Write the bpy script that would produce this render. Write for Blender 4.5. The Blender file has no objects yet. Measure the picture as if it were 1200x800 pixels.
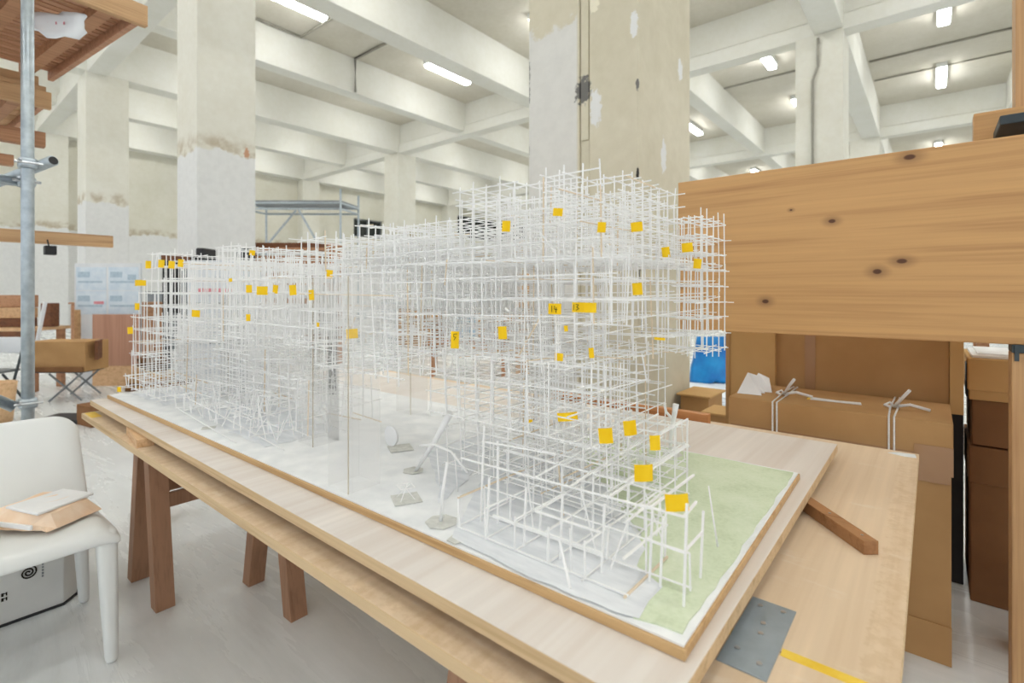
import bpy, math, random
from mathutils import Vector, Matrix

# ------------------------------------------------------------------ camera, light, exposure
scene = bpy.context.scene
COL = scene.collection
cam_d = bpy.data.cameras.new('camera')
cam_d.lens = 17.85
cam_d.sensor_width = 36.0
cam_d.shift_y = -0.0475
cam_d.clip_start = 0.02
cam_d.dof.use_dof = True
cam_d.dof.focus_distance = 1.45
cam_d.dof.aperture_fstop = 3.2
cam = bpy.data.objects.new('camera', cam_d)
cam.location = (0, 0, 1.3)
cam.rotation_euler = (math.radians(90), 0, math.radians(39.6))
COL.objects.link(cam)
scene.camera = cam

world = bpy.data.worlds.new('World')
scene.world = world
world.use_nodes = True
bg = world.node_tree.nodes['Background']
bg.inputs['Color'].default_value = (0.93, 0.965, 1.0, 1)
bg.inputs['Strength'].default_value = 1.1
LAMP_STRENGTH = 27.0

scene.view_settings.view_transform = 'Standard'
scene.view_settings.look = 'None'
scene.view_settings.gamma = 1.0
scene.view_settings.use_curve_mapping = False
scene.view_settings.exposure = 0.06

rnd = random.Random(7)

# ------------------------------------------------------------------ helpers
class MB:
    """collects shapes into one mesh"""
    def __init__(self):
        self.v = []; self.f = []
    def add(self, vs, fs):
        n = len(self.v)
        self.v += [tuple(p) for p in vs]
        self.f += [tuple(i + n for i in f) for f in fs]
        return self
    def box(self, x0, x1, y0, y1, z0, z1):
        vs = [(x0,y0,z0),(x1,y0,z0),(x1,y1,z0),(x0,y1,z0),(x0,y0,z1),(x1,y0,z1),(x1,y1,z1),(x0,y1,z1)]
        return self.add(vs, [(0,3,2,1),(4,5,6,7),(0,1,5,4),(1,2,6,5),(2,3,7,6),(3,0,4,7)])
    def bar(self, p0, p1, w, h, up=(0,0,1)):
        p0 = Vector(p0); p1 = Vector(p1); d = (p1-p0).normalized()
        u = Vector(up)
        if abs(d.dot(u)) > .98: u = Vector((0,1,0))
        s = d.cross(u).normalized(); u = s.cross(d).normalized()
        s *= w/2; u *= h/2
        vs = [p0-s-u, p0+s-u, p0+s+u, p0-s+u, p1-s-u, p1+s-u, p1+s+u, p1-s+u]
        return self.add(vs, [(0,1,2,3),(7,6,5,4),(0,4,5,1),(1,5,6,2),(2,6,7,3),(3,7,4,0)])
    def tube(self, pts, r, n=10, r1=None):
        pts = [Vector(p) for p in pts]
        rings = []
        for i, p in enumerate(pts):
            a = pts[max(i-1,0)]; b = pts[min(i+1,len(pts)-1)]
            d = (b-a).normalized()
            u = Vector((0,0,1)) if abs(d.z) < .95 else Vector((1,0,0))
            s = d.cross(u).normalized(); t = s.cross(d)
            rr = r if r1 is None else r + (r1-r)*i/(len(pts)-1)
            rings.append([p + rr*(math.cos(2*math.pi*k/n)*s + math.sin(2*math.pi*k/n)*t) for k in range(n)])
        vs = [q for ring in rings for q in ring]; fs = []
        for i in range(len(pts)-1):
            for k in range(n):
                fs.append((i*n+k, i*n+(k+1)%n, (i+1)*n+(k+1)%n, (i+1)*n+k))
        fs.append(tuple(range(n-1,-1,-1))); fs.append(tuple((len(pts)-1)*n+k for k in range(n)))
        return self.add(vs, fs)
    def prism(self, poly, z0, z1):
        n = len(poly)
        vs = [(x,y,z0) for x,y in poly] + [(x,y,z1) for x,y in poly]
        fs = [tuple(range(n-1,-1,-1)), tuple(range(n,2*n))]
        fs += [(i,(i+1)%n,n+(i+1)%n,n+i) for i in range(n)]
        return self.add(vs, fs)
    def build(self, name, mat, parent=None, bevel=0, smooth=False, subsurf=0):
        me = bpy.data.meshes.new(name)
        me.from_pydata(self.v, [], self.f); me.update()
        me.materials.append(mat)
        if smooth:
            for p in me.polygons: p.use_smooth = True
        o = bpy.data.objects.new(name, me); COL.objects.link(o)
        if parent is not None:
            o.parent = parent
            o.matrix_parent_inverse = parent.matrix_basis.inverted()
        if bevel:
            m = o.modifiers.new('bevel','BEVEL'); m.width = bevel; m.segments = 2; m.limit_method = 'ANGLE'
        if subsurf:
            m = o.modifiers.new('subsurf','SUBSURF'); m.levels = subsurf; m.render_levels = subsurf
        return o

def tag(o, label=None, cat=None, group=None, kind=None):
    if label: o['label'] = label
    if cat: o['category'] = cat
    if group: o['group'] = group
    if kind: o['kind'] = kind
    return o
def thing(name, loc, label, cat, group=None, rz=0):
    o = bpy.data.objects.new(name, None); COL.objects.link(o)
    o.empty_display_size = .1
    o.location = loc; o.rotation_euler = (0,0,rz)
    return tag(o, label, cat, group)
def copy_tree(o, parent=None):
    c = o.copy(); COL.objects.link(c)
    if parent is not None: c.parent = parent
    for ch in list(o.children): copy_tree(ch, c)
    return c

# ------------------------------------------------------------------ materials
def srgb(r, g, b):
    f = lambda c: (c/255/12.92 if c/255 <= .04045 else ((c/255+.055)/1.055)**2.4)
    return (f(r), f(g), f(b), 1)
class N:
    def __init__(self, name):
        self.m = bpy.data.materials.new(name); self.m.use_nodes = True
        self.t = self.m.node_tree; self.b = self.t.nodes['Principled BSDF']
    def n(self, typ, **kw):
        x = self.t.nodes.new(typ)
        for k, v in kw.items(): setattr(x, k, v)
        return x
    def l(self, a, b): self.t.links.new(a, b)
    def coord(self, scale=(1,1,1), kind='Object', loc=(0,0,0), rot=(0,0,0)):
        m = self.n('ShaderNodeMapping'); m.inputs['Scale'].default_value = scale
        m.inputs['Location'].default_value = loc; m.inputs['Rotation'].default_value = rot
        if kind == 'World': self.l(self.n('ShaderNodeNewGeometry').outputs['Position'], m.inputs['Vector'])
        else: self.l(self.n('ShaderNodeTexCoord').outputs[kind], m.inputs['Vector'])
        return m.outputs[0]
    def noise(self, vec, scale, detail=4, rough=.55, dist=0):
        x = self.n('ShaderNodeTexNoise'); x.inputs['Scale'].default_value = scale
        x.inputs['Detail'].default_value = detail; x.inputs['Roughness'].default_value = rough
        x.inputs['Distortion'].default_value = dist
        self.l(vec, x.inputs['Vector']); return x.outputs['Fac']
    def ramp(self, fac, stops):
        r = self.n('ShaderNodeValToRGB'); e = r.color_ramp.elements
        while len(e) < len(stops): e.new(.5)
        for i, (p, c) in enumerate(stops): e[i].position = p; e[i].color = c
        self.l(fac, r.inputs['Fac']); return r.outputs['Color']
    def mix(self, fac, a, b, typ='MIX'):
        m = self.n('ShaderNodeMix', data_type='RGBA', blend_type=typ)
        for s, v in ((m.inputs[0], fac), (m.inputs[6], a), (m.inputs[7], b)):
            if isinstance(v, (tuple, float, int)): s.default_value = v
            else: self.l(v, s)
        return m.outputs[2]
    def math(self, op, a, b=0.0, c=None):
        m = self.n('ShaderNodeMath', operation=op)
        for i, v in enumerate((a, b) if c is None else (a, b, c)):
            if isinstance(v, (int, float)): m.inputs[i].default_value = v
            else: self.l(v, m.inputs[i])
        return m.outputs[0]
    def smooth(self, v, lo, hi):
        m = self.n('ShaderNodeMapRange', interpolation_type='SMOOTHSTEP')
        self.l(v, m.inputs[0]); m.inputs[1].default_value = lo; m.inputs[2].default_value = hi
        return m.outputs[0]
    def bump(self, h, strength=.2, dist=.01):
        b = self.n('ShaderNodeBump'); b.inputs['Strength'].default_value = strength; b.inputs['Distance'].default_value = dist
        self.l(h, b.inputs['Height']); self.l(b.outputs[0], self.b.inputs['Normal'])
    def out(self, col, rough=.6, spec=.4, metal=0):
        if isinstance(col, tuple): self.b.inputs['Base Color'].default_value = col
        else: self.l(col, self.b.inputs['Base Color'])
        if isinstance(rough, (int, float)): self.b.inputs['Roughness'].default_value = rough
        else: self.l(rough, self.b.inputs['Roughness'])
        self.b.inputs['Specular IOR Level'].default_value = spec
        self.b.inputs['Metallic'].default_value = metal
        return self.m

def speckle(name, c1, c2, scale=6, rough=.6, spec=.3, metal=0, stretch=(1,1,1), bump=0, kind='Object', lo=.35, hi=.65):
    k = N(name); v = k.coord(stretch, kind); f = k.noise(v, scale)
    c = k.ramp(f, [(lo, c1), (hi, c2)])
    if bump: k.bump(f, bump, .004)
    return k.out(c, rough, spec, metal)

def wood(name, c1, c2, axis=0, scale=1.0, rough=.5, knots=(), fine=.35, kind='Object', spec=.35, knot_col=srgb(92,58,38)):
    """long grain along one axis, with optional knots [(x,y,z,rlong,rshort)]"""
    k = N(name)
    s = [28*scale]*3; s[axis] = 1.1*scale
    v = k.coord(tuple(s), kind)
    f1 = k.noise(v, 1.0, 3, .6, .6)
    s2 = [150*scale]*3; s2[axis] = 3*scale
    f2 = k.noise(k.coord(tuple(s2), kind), 1.0, 2, .5, .2)
    fac = k.mix(fine, f1, f2)
    c = k.ramp(fac, [(.32, c2), (.52, c1), (.75, tuple(min(1, q*1.12) for q in c1[:3])+(1,))])
    if knots:
        g = k.n('ShaderNodeNewGeometry').outputs['Position'] if kind == 'World' else k.n('ShaderNodeTexCoord').outputs['Object']
        tot = None
        for (x, y, z, rl, rs) in knots:
            sub = k.n('ShaderNodeVectorMath', operation='SUBTRACT'); k.l(g, sub.inputs[0]); sub.inputs[1].default_value = (x, y, z)
            mul = k.n('ShaderNodeVectorMath', operation='MULTIPLY'); k.l(sub.outputs[0], mul.inputs[0])
            mm = [1/rs]*3; mm[axis] = 1/rl; mul.inputs[1].default_value = mm
            ln = k.n('ShaderNodeVectorMath', operation='LENGTH'); k.l(mul.outputs[0], ln.inputs[0])
            q = k.math('SUBTRACT', 1.0, k.smooth(ln.outputs['Value'], .55, 1.25))
            q2 = k.math('MULTIPLY', k.math('SUBTRACT', 1.0, k.smooth(ln.outputs['Value'], .6, 3.2)), .45)
            q = k.math('MAXIMUM', q, q2)
            tot = q if tot is None else k.math('MAXIMUM', tot, q)
        c = k.mix(tot, c, knot_col)
    k.bump(f2, .06, .002)
    return k.out(c, rough, spec)

CREAM = srgb(228,226,215); CREAM2 = srgb(217,213,198); WHITE_P = srgb(228,228,226)
def concrete(name, paint=None, cream=CREAM, cream2=CREAM2, white=WHITE_P, line=3.6, patches=(), patch_fn=None):
    """painted concrete; below `line` (world height) a newer white coat with a ragged, dirty edge"""
    k = N(name); v = k.coord((1,1,1), 'World')
    f = k.noise(v, .9, 6, .6); f2 = k.noise(v, 9, 5, .65)
    c = k.ramp(k.mix(.35, f, f2), [(.34, cream2), (.62, cream)])
    sep = k.n('ShaderNodeSeparateXYZ'); k.l(v, sep.inputs[0])
    if paint:
        rag = k.math('ADD', sep.outputs[2], k.math('MULTIPLY', k.math('SUBTRACT', k.noise(v, 2.2, 6, .7), .5), .55))
        w = k.math('SUBTRACT', 1.0, k.smooth(rag, line-.02, line+.02))
        if patch_fn: w = k.math('MULTIPLY', w, patch_fn(k, sep))
        dirt = k.math('MULTIPLY', k.smooth(rag, line-.06, line+.02), k.math('SUBTRACT', 1.0, k.smooth(rag, line+.1, line+.32)))
        dirt = k.math('MULTIPLY', dirt, k.smooth(k.noise(v, 4, 5), .36, .6))
        if paint == 'dirty': c = k.mix(k.math('MULTIPLY', dirt, .75), c, srgb(176,160,132))
        c = k.mix(w, c, k.ramp(f2, [(.3, tuple(q*.93 for q in white[:3])+(1,)), (.6, white)]))
    for (x, y, z, rx, rz, col) in patches:
        sub = k.n('ShaderNodeVectorMath', operation='SUBTRACT'); k.l(v, sub.inputs[0]); sub.inputs[1].default_value = (x, y, z)
        mul = k.n('ShaderNodeVectorMath', operation='MULTIPLY'); k.l(sub.outputs[0], mul.inputs[0]); mul.inputs[1].default_value = (1/rx, 1/rx, 1/rz)
        ln = k.n('ShaderNodeVectorMath', operation='LENGTH'); k.l(mul.outputs[0], ln.inputs[0])
        d = k.math('ADD', ln.outputs['Value'], k.math('MULTIPLY', k.math('SUBTRACT', k.noise(v, 30, 4), .5), 1.6))
        c = k.mix(k.math('SUBTRACT', 1.0, k.smooth(d, .7, 1.0)), c, col)
    k.bump(f2, .12, .01)
    return k.out(c, .75, .2)

M = {}
M['ceiling'] = concrete('ceiling_concrete', cream=srgb(214,209,196), cream2=srgb(200,194,178))
M['beam'] = concrete('beam_paint', cream=srgb(231,230,222), cream2=srgb(223,221,209))
M['wall'] = concrete('wall_paint', 'dirty', line=3.6, cream=srgb(222,219,206), cream2=srgb(210,206,188))
M['column'] = concrete('column_paint', 'dirty', line=3.6, patches=[(-8.92,3.75,3.66,.05,.10,srgb(196,150,120))])
GC = srgb(116,114,110)
M['big_column'] = concrete('column_bare', 'clean', cream=srgb(218,211,190), cream2=srgb(202,194,170), line=3.22, white=srgb(222,220,214),
    patch_fn=lambda k, s: k.math('SUBTRACT', 1.0, k.smooth(s.outputs[0], -1.905, -1.885)),
    patches=[(-1.85,3.0,2.69,.07,.11,GC), (-2.33,3.0,2.93,.03,.10,GC), (-2.33,3.0,2.78,.025,.12,GC), (-2.33,3.0,2.36,.02,.06,GC),
             (-1.44,3.0,2.63,.02,.04,GC), (-1.47,3.0,3.02,.03,.10,WHITE_P), (-1.44,3.0,2.06,.015,.05,srgb(60,58,56)),
             (-1.44,3.05,1.1,.012,.1,GC), (-1.44,3.02,1.45,.012,.12,GC), (-1.44,3.4,2.25,.05,.13,WHITE_P), (-1.44,3.7,2.95,.05,.09,WHITE_P),
             (-1.75,3.0,2.55,.05,.14,WHITE_P), (-1.76,3.0,3.3,.05,.12,srgb(235,228,206))])
k = N('floor_vinyl'); v = k.coord((1,1,1), 'World')
f = k.noise(v, .55, 6, .6, .4); st = k.noise(k.coord((.35,2.6,1),'World',rot=(0,0,.95)), 1.3, 6, .7, .8)
sc = k.noise(k.coord((9,1.2,1),'World',rot=(0,0,.3)), 1.6, 5, .75)
c = k.ramp(k.mix(.55, f, st), [(.30, srgb(194,195,194)), (.47, srgb(224,227,227)), (.64, srgb(239,241,242))])
c = k.mix(k.math('MULTIPLY', k.smooth(sc, .66, .74), .45), c, srgb(120,115,106))
M['floor'] = k.out(c, k.ramp(st, [(.3, (.34,.34,.34,1)), (.7, (.2,.2,.2,1))]), .5)

M['ply'] = wood('plywood_table', srgb(226,202,172), srgb(214,186,152), 1, .5, .5)
_t = M['ply'].node_tree
def _worn():
    k = N.__new__(N); k.m = M['ply']; k.t = _t; k.b = _t.nodes['Principled BSDF']
    src = k.b.inputs['Base Color'].links[0].from_socket
    v = k.coord((1,1,1), 'World'); sp = k.n('ShaderNodeSeparateXYZ'); k.l(v, sp.inputs[0])
    nz = k.noise(v, 34, 6, .75); nb = k.noise(k.coord((1,3.5,1), 'World'), 7, 5, .7)
    edge = k.smooth(k.math('ADD', sp.outputs[0], k.math('MULTIPLY', k.math('SUBTRACT', nz, .5), .06)), -.085, -.075)
    near = k.smooth(k.math('SUBTRACT', .60, sp.outputs[1]), .0, .02)
    m1 = k.math('MULTIPLY', k.math('MAXIMUM', edge, near), k.smooth(nz, .42, .6))
    c = k.mix(k.math('MULTIPLY', m1, .35), src, srgb(200,168,122))
    c = k.mix(k.math('MULTIPLY', k.smooth(nb, .56, .72), .35), c, srgb(238,226,210))
    k.l(c, k.b.inputs['Base Color'])
_worn()
M['ply_edge'] = wood('plywood_edge', srgb(214,186,146), srgb(188,156,114), 0, 1.2, .6)
M['ply_pale'] = wood('plywood_pale', srgb(230,222,214), srgb(219,207,196), 1, .35, .45)
M['base_wood'] = wood('base_strip', srgb(204,168,120), srgb(178,138,90), 0, 1.0, .5)
M['trestle'] = wood('trestle_wood', srgb(166,126,98), srgb(142,104,78), 2, .8, .55)
M['batten'] = wood('batten_wood', srgb(168,122,82), srgb(142,98,62), 0, 1, .5)
M['block'] = wood('block_wood', srgb(222,184,142), srgb(196,152,108), 0, 1, .55)
M['orange_bar'] = wood('orange_bar', srgb(208,146,94), srgb(186,122,74), 0, 1, .5)
KN = [(-0.059,2.2,1.763,.020,.011),(-0.285,2.2,1.565,.014,.009),(-0.08,2.2,1.409,.018,.010),(-0.149,2.2,1.375,.016,.011),(-0.511,2.2,1.266,.015,.010),(-.42,2.2,1.62,.006,.004),(-.86,2.2,1.33,.010,.008)]
M['glulam'] = wood('cedar_plank', srgb(202,157,104), srgb(180,134,86), 0, .8, .5, KN, .3, 'World')
M['post'] = wood('cedar_post', srgb(200,158,112), srgb(176,132,90), 2, .9, .5)
M['old_timber'] = wood('old_timber', srgb(184,138,104), srgb(148,102,72), 1, 1, .6)
M['old_timber2'] = wood('old_timber_pale', srgb(206,168,126), srgb(172,130,92), 1, 1, .6)
M['slat'] = wood('roof_slat', srgb(194,148,118), srgb(162,116,88), 1, 1, .65)
M['dark_timber'] = wood('dark_timber', srgb(120,76,48), srgb(84,52,34), 0, 1, .6)
M['red_ply'] = wood('red_plywood', srgb(190,144,120), srgb(172,124,100), 2, .5, .55)
M['card'] = speckle('cardboard', srgb(178,138,92), srgb(191,151,104), 3, .8, .15)
M['card_tan'] = speckle('cardboard_light', srgb(198,158,104), srgb(208,168,114), 3, .8, .15)
M['card_dark'] = speckle('cardboard_dark', srgb(126,88,58), srgb(142,102,68), 3, .8, .15)  # brown deepened to stand in for light blocked from the carton stack
M['pack_tape'] = speckle('packing_tape', srgb(168,128,92), srgb(178,138,102), 3, .25, .5)
M['string'] = speckle('white_string', srgb(236,234,232), srgb(246,245,244), 60, .8, .2)
M['plastic'] = speckle('white_plastic', srgb(232,234,232), srgb(238,240,238), 2, .32, .5)
M['stick'] = speckle('white_stick', srgb(246,246,245), srgb(251,251,250), 20, .7, .2)
M['stick_tan'] = speckle('bare_stick', srgb(226,208,182), srgb(236,220,196), 20, .7, .2)
M['flag'] = speckle('yellow_paper', srgb(248,200,20), srgb(252,210,38), 30, .6, .2)
M['ink'] = speckle('ink', srgb(40,36,28), srgb(50,46,36), 30, .7, .1)
M['plaster'] = speckle('plaster_ground', srgb(234,236,237), srgb(247,248,248), 14, .85, .15, bump=.15)
M['grey_paper'] = speckle('grey_paper', srgb(222,225,229), srgb(238,240,243), 22, .85, .1, stretch=(.5,2,1))
k = N('green_felt'); v = k.coord((1,1,1)); f = k.noise(v, 9, 6, .7); f2 = k.noise(v, 120, 3, .6)
M['green'] = k.out(k.ramp(k.mix(.3, f, f2), [(.32, srgb(196,208,174)), (.5, srgb(215,225,196)), (.68, srgb(226,233,210))]), .9, .1)
M['grey_felt'] = speckle('grey_felt', srgb(204,204,198), srgb(222,222,216), 60, .9, .1)
k = N('clear_acrylic'); k.b.inputs['Alpha'].default_value = .075
M['acrylic'] = k.out(srgb(246,245,242), .12, .5)
k = N('acrylic_edge'); k.b.inputs['Alpha'].default_value = .6
M['acrylic_edge'] = k.out(srgb(214,200,174), .3, .5)
M['steel'] = speckle('galvanised_steel', srgb(168,178,186), srgb(190,200,206), 25, .38, .5, .75)
M['plate'] = speckle('zinc_plate', srgb(150,162,170), srgb(164,176,184), 18, .42, .5, .25)
M['screw'] = speckle('screw_head', srgb(186,190,194), srgb(210,214,218), 30, .3, .5, .9)
M['black'] = speckle('black_plastic', srgb(34,34,36), srgb(48,48,50), 6, .5, .4)
M['dark_metal'] = speckle('dark_metal', srgb(58,66,70), srgb(70,78,82), 6, .5, .4, .3)
M['grey_metal'] = speckle('grey_metal', srgb(120,124,126), srgb(146,150,152), 6, .5, .4, .4)
M['blue'] = speckle('blue_sheet', srgb(0,110,190), srgb(20,146,214), 3, .35, .5)
M['white_sheet'] = speckle('white_sheet', srgb(224,230,236), srgb(240,243,246), 3, .6, .3)
M['yellow_tape'] = speckle('yellow_tape', srgb(238,196,60), srgb(246,210,84), 30, .5, .3)
M['white_tape'] = speckle('white_tape', srgb(222,226,230), srgb(234,238,240), 30, .5, .3)
M['peach'] = speckle('peach_plastic', srgb(240,206,172), srgb(248,222,196), 14, .3, .5)
M['paper'] = speckle('paper', srgb(236,236,236), srgb(244,244,244), 8, .8, .15)
M['print_blue'] = speckle('print_blue', srgb(168,190,206), srgb(190,208,220), 40, .8, .1)
M['print_red'] = speckle('print_red', srgb(212,130,140), srgb(228,160,168), 40, .8, .1)
M['print_sheet'] = speckle('print_sheet', srgb(206,220,232), srgb(222,232,240), 10, .6, .2)
M['grey_box'] = speckle('box_white', srgb(214,214,210), srgb(226,226,222), 4, .5, .3)
M['leaf'] = speckle('leaf', srgb(70,120,40), srgb(110,160,60), 40, .6, .3)
M['white_cab'] = speckle('white_cabinet', srgb(216,220,224), srgb(230,233,236), 3, .5, .3)
M['conduit'] = speckle('conduit', srgb(150,146,134), srgb(166,162,150), 6, .6, .3)
M['rolls'] = speckle('brown_sacking', srgb(96,70,52), srgb(136,104,78), 7, .9, .1)
k = N('lamp_tube'); k.b.inputs['Emission Color'].default_value = (.985, 1.0, 1.0, 1); k.b.inputs['Emission Strength'].default_value = LAMP_STRENGTH
M['lamp'] = k.out((1,1,1,1), .4, .3)
k = N('dark_glass'); M['glass'] = k.out(srgb(44,48,46), .15, .5)

# ------------------------------------------------------------------ the hall
tag(MB().box(-24.6, 16, -10, 33.2, -.2, 0).build('floor', M['floor']), 'glossy off-white scuffed vinyl floor of the hall', kind='structure')
tag(MB().box(-24.6, 16, -10, 33.2, 8.0, 8.3).build('ceiling', M['ceiling']), 'cream concrete ceiling slab above the beams', kind='structure')
# left end wall with high dark windows, far wall
wl = MB()
WX0, WX1 = -24.7, -24.4
wins = [(15.9, 17.8, 4.4, 5.4), (23.6, 31.2, 5.0, 6.5)]
ys = [-10] + [q for w in wins for q in w[:2]] + [33.2]
for i in range(len(ys)-1):
    y0, y1 = ys[i], ys[i+1]
    w = [q for q in wins if abs(q[0]-y0) < 1e-6]
    if w: wl.box(WX0, WX1, y0, y1, 0, w[0][2]); wl.box(WX0, WX1, y0, y1, w[0][3], 8)
    else: wl.box(WX0, WX1, y0, y1, 0, 8)
tag(wl.build('wall_left', M['wall']), 'painted concrete end wall, cream above and white below', kind='structure')
for i, (y0, y1, z0, z1) in enumerate(wins):
    w = MB().box(-24.62, -24.58, y0, y1, z0, z1).build('window_%d' % (i+1), M['glass'])
    tag(w, 'dark glazed window high in the end wall', kind='structure')
    fr = MB()
    for y in (y0+.04, (y0+y1)/2, y1-.04): fr.box(-24.575, -24.5, y-.03, y+.03, z0, z1)
    fr.box(-24.575, -24.5, y0, y1, z0, z0+.06).box(-24.575, -24.5, y0, y1, z1-.06, z1).build('window_frame', M['grey_metal'], w)
tag(MB().box(-24.4, 16, 32.7, 33.2, 0, 8).build('wall_back', M['wall']), 'far painted concrete wall of the hall', kind='structure')

COLX = [-1.44-7.48*i for i in range(-1, 4)]      # +X faces
COLY = [3.0+9.7*j for j in range(0, 4)]          # -Y faces
CW = .9
for i, x in enumerate(COLX):
    for j, y in enumerate(COLY):
        if y > 32: continue
        if i == 0 and j == 0: continue
        big = (i == 1 and j == 0)
        if big:
            b = MB().box(x-.36, x, y, y+CW, 0, 6.9).box(x-CW+.02, x-.44, y, y+CW, 0, 6.9).box(x-.44, x-.36, y+.018, y+CW, 0, 6.9)
            o = b.build('column', M['big_column'], bevel=.01)
            lab = 'massive beige concrete column with chipped white paint behind the table'
            pc = MB().box(x-.43, x-.37, y+.008, y+.02, 2.35, 6.88).build('conduit_strip', M['big_column'], o)
        else:
            o = MB().box(x-CW, x, y, y+CW, 0, 6.9).build('column', M['column'], bevel=.012)
            lab = {(2,0): 'painted concrete column with a rust-stained cream band between the model and the pallets',
                   (3,0): 'painted concrete column beside the pinned-up drawing board'}.get((i,j), 'distant cream painted concrete column under the ceiling beams')
        tag(o, lab, 'column', 'concrete columns of the hall', 'structure')
def beam(b, lab):
    tag(b.build('beam', M['beam'], bevel=.015), lab, 'beam', 'concrete ceiling beams', 'structure')
for x in COLX:
    beam(MB().box(x-.54, x, -10, 32.7, 6.9, 8.0), 'deep cream girder running along a row of columns')
    if x > -20 or x > -24: beam(MB().box(x-3.80-.42, x-3.80, -10, 32.7, 7.0, 8.0), 'cream secondary beam between two column rows') if x > -23 else None
for y in [-6.7] + COLY:
    if y > 32: continue
    y += .03
    b = MB().box(-24.4, 16, y+.06, y+.42, 7.25, 8.0)
    prof = [(y, 6.88), (y+.42, 6.88), (y+.42, 7.25), (y+.06, 7.25), (y, 7.2)]
    vs = [(-24.4, a, z) for a, z in prof] + [(16, a, z) for a, z in prof]
    n = len(prof)
    b.add(vs, [tuple(range(n)), tuple(range(2*n-1, n-1, -1))] + [(i, n+i, n+(i+1) % n, (i+1) % n) for i in range(n)])
    beam(b, 'cream cross beam with a projecting lower edge spanning between columns')
# ceiling lights
def make_lamp():
    t = thing('ceiling_light', (0,0,7.9), 'lit white fluorescent strip light fixed under the ceiling', 'ceiling light', 'fluorescent strip lights in rows between the beams')
    MB().box(-.13, .13, -.86, .86, .04, .18).build('lamp_housing', M['plastic'], None).parent = t
    MB().box(-.11, .11, -.84, .84, -.04, .04).build('lamp_diffuser', M['lamp'], None, bevel=.03).parent = t
    return t
lamp0 = make_lamp(); first = True
for i in range(-2, 7):
    for j in range(-2, 6):
        x, y = .22-3.79*i, 5.65+4.85*j
        if x > 9 or x < -23.5: continue
        if x < -12: x += .36  # left rows added to brighten that side, kept out of view behind beams
        elif x < -10 and y > 12: x += .6  # far lamps of this row also added for light, hidden behind the girder
        o = lamp0 if first else copy_tree(lamp0)
        first = False
        o.location = (x, y, 7.82)
        row = {0: 'in the ceiling bay above the cedar plank', 1: 'in the bay between the massive column and the plank', 2: 'in the bay just beyond the massive column',
               3: 'in the row beside the deep girder over the lattice model, its far end added unseen', 4: 'added out of view behind the secondary beam over the left wing of the model', 5: 'added out of view to brighten the bay by the rolling tower', 6: 'added out of view to brighten the end wall'}.get(i, 'in the bay past the cedar plank frame')
        o['label'] = 'lit white fluorescent strip light ' + row
# conduits on the ceiling
def conduit(pts, r=.02, lab='thin grey conduit fixed along the ceiling', name='conduit'):
    tag(MB().tube(pts, r, 8).build(name, M['conduit'], smooth=True), lab, 'conduit')
conduit([(-9.6,17.2,7.97),(-2.1,17.2,7.97)], .03, 'thin grey conduit crossing the ceiling bay beyond the massive column')
conduit([(-1.4,17.9,7.97),(2.2,17.9,7.97)], .03, 'thin grey conduit crossing the ceiling bay above the thick cedar plank')
conduit([(-1.4,19.6,7.97),(2.2,19.6,7.97)], .02, 'second thin conduit crossing the ceiling bay above the thick cedar plank')
conduit([(-11.1,6.7,7.96),(-12.66,6.7,7.96),(-12.66,4.4,7.96),(-12.66,4.4,7.02)], .03, 'thin conduit bending from a strip light down a beam')
conduit([(-11.2,8.3,7.96),(-12.66,8.3,7.96),(-12.66,8.3,7.02)], .035, 'grey conduit dropping down the side of a secondary beam')
conduit([(-1.9,12.66,6.8),(-1.9,12.66,6.2),(-2.0,12.66,5.9),(-2.0,12.66,0.2)], .025, 'cable running down the distant column above the cedar plank')
cr = MB()
for q in range(3): cr.tube([(-24.34,4.55+.14*q,6.9-.1*q),(-24.34,4.55+.14*q,0)], .05, 8)
tag(cr.build('cable_run', M['conduit']), 'bundle of vertical cables on the end wall behind the scaffold pole', 'cable')

# ------------------------------------------------------------------ table on trestles
def make_trestle(x, y0, y1, lab, half=.17):
    t = thing('trestle', (x, y0, 0), lab, 'trestle', 'wooden trestles under the table')
    MB().box(-.045, .045, -.02, y1-y0+.02, .665, .715).build('top_beam', M['trestle'], None, bevel=.003).parent = t
    for yy in (0, y1-y0):
        for s in (-1, 1):
            b = MB()
            x0, x1 = s*half, s*.055
            w = .032; d = .035
            vs = [(x0-w,yy-d,0),(x0+w,yy-d,0),(x0+w,yy+d,0),(x0-w,yy+d,0),(x1-w,yy-d,.70),(x1+w,yy-d,.70),(x1+w,yy+d,.70),(x1-w,yy+d,.70)]
            b.add(vs, [(0,3,2,1),(4,5,6,7),(0,1,5,4),(1,2,6,5),(2,3,7,6),(3,0,4,7)])
            b.build('leg', M['trestle'], None, bevel=.002).parent = t
    for s in (-1, 1):
        MB().box(s*.105-.012, s*.105+.012, .03, y1-y0-.03, .385, .445).build('rail', M['trestle'], None, bevel=.002).parent = t
    return t
make_trestle(-2.625, .70, 1.75, 'reddish wooden trestle beside the white chair')
make_trestle(-2.165, 1.02, 1.95, 'reddish wooden trestle under the middle of the table', .19)
make_trestle(-.62, .72, 1.85, 'reddish wooden trestle under the table end with the metal plate')

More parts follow.
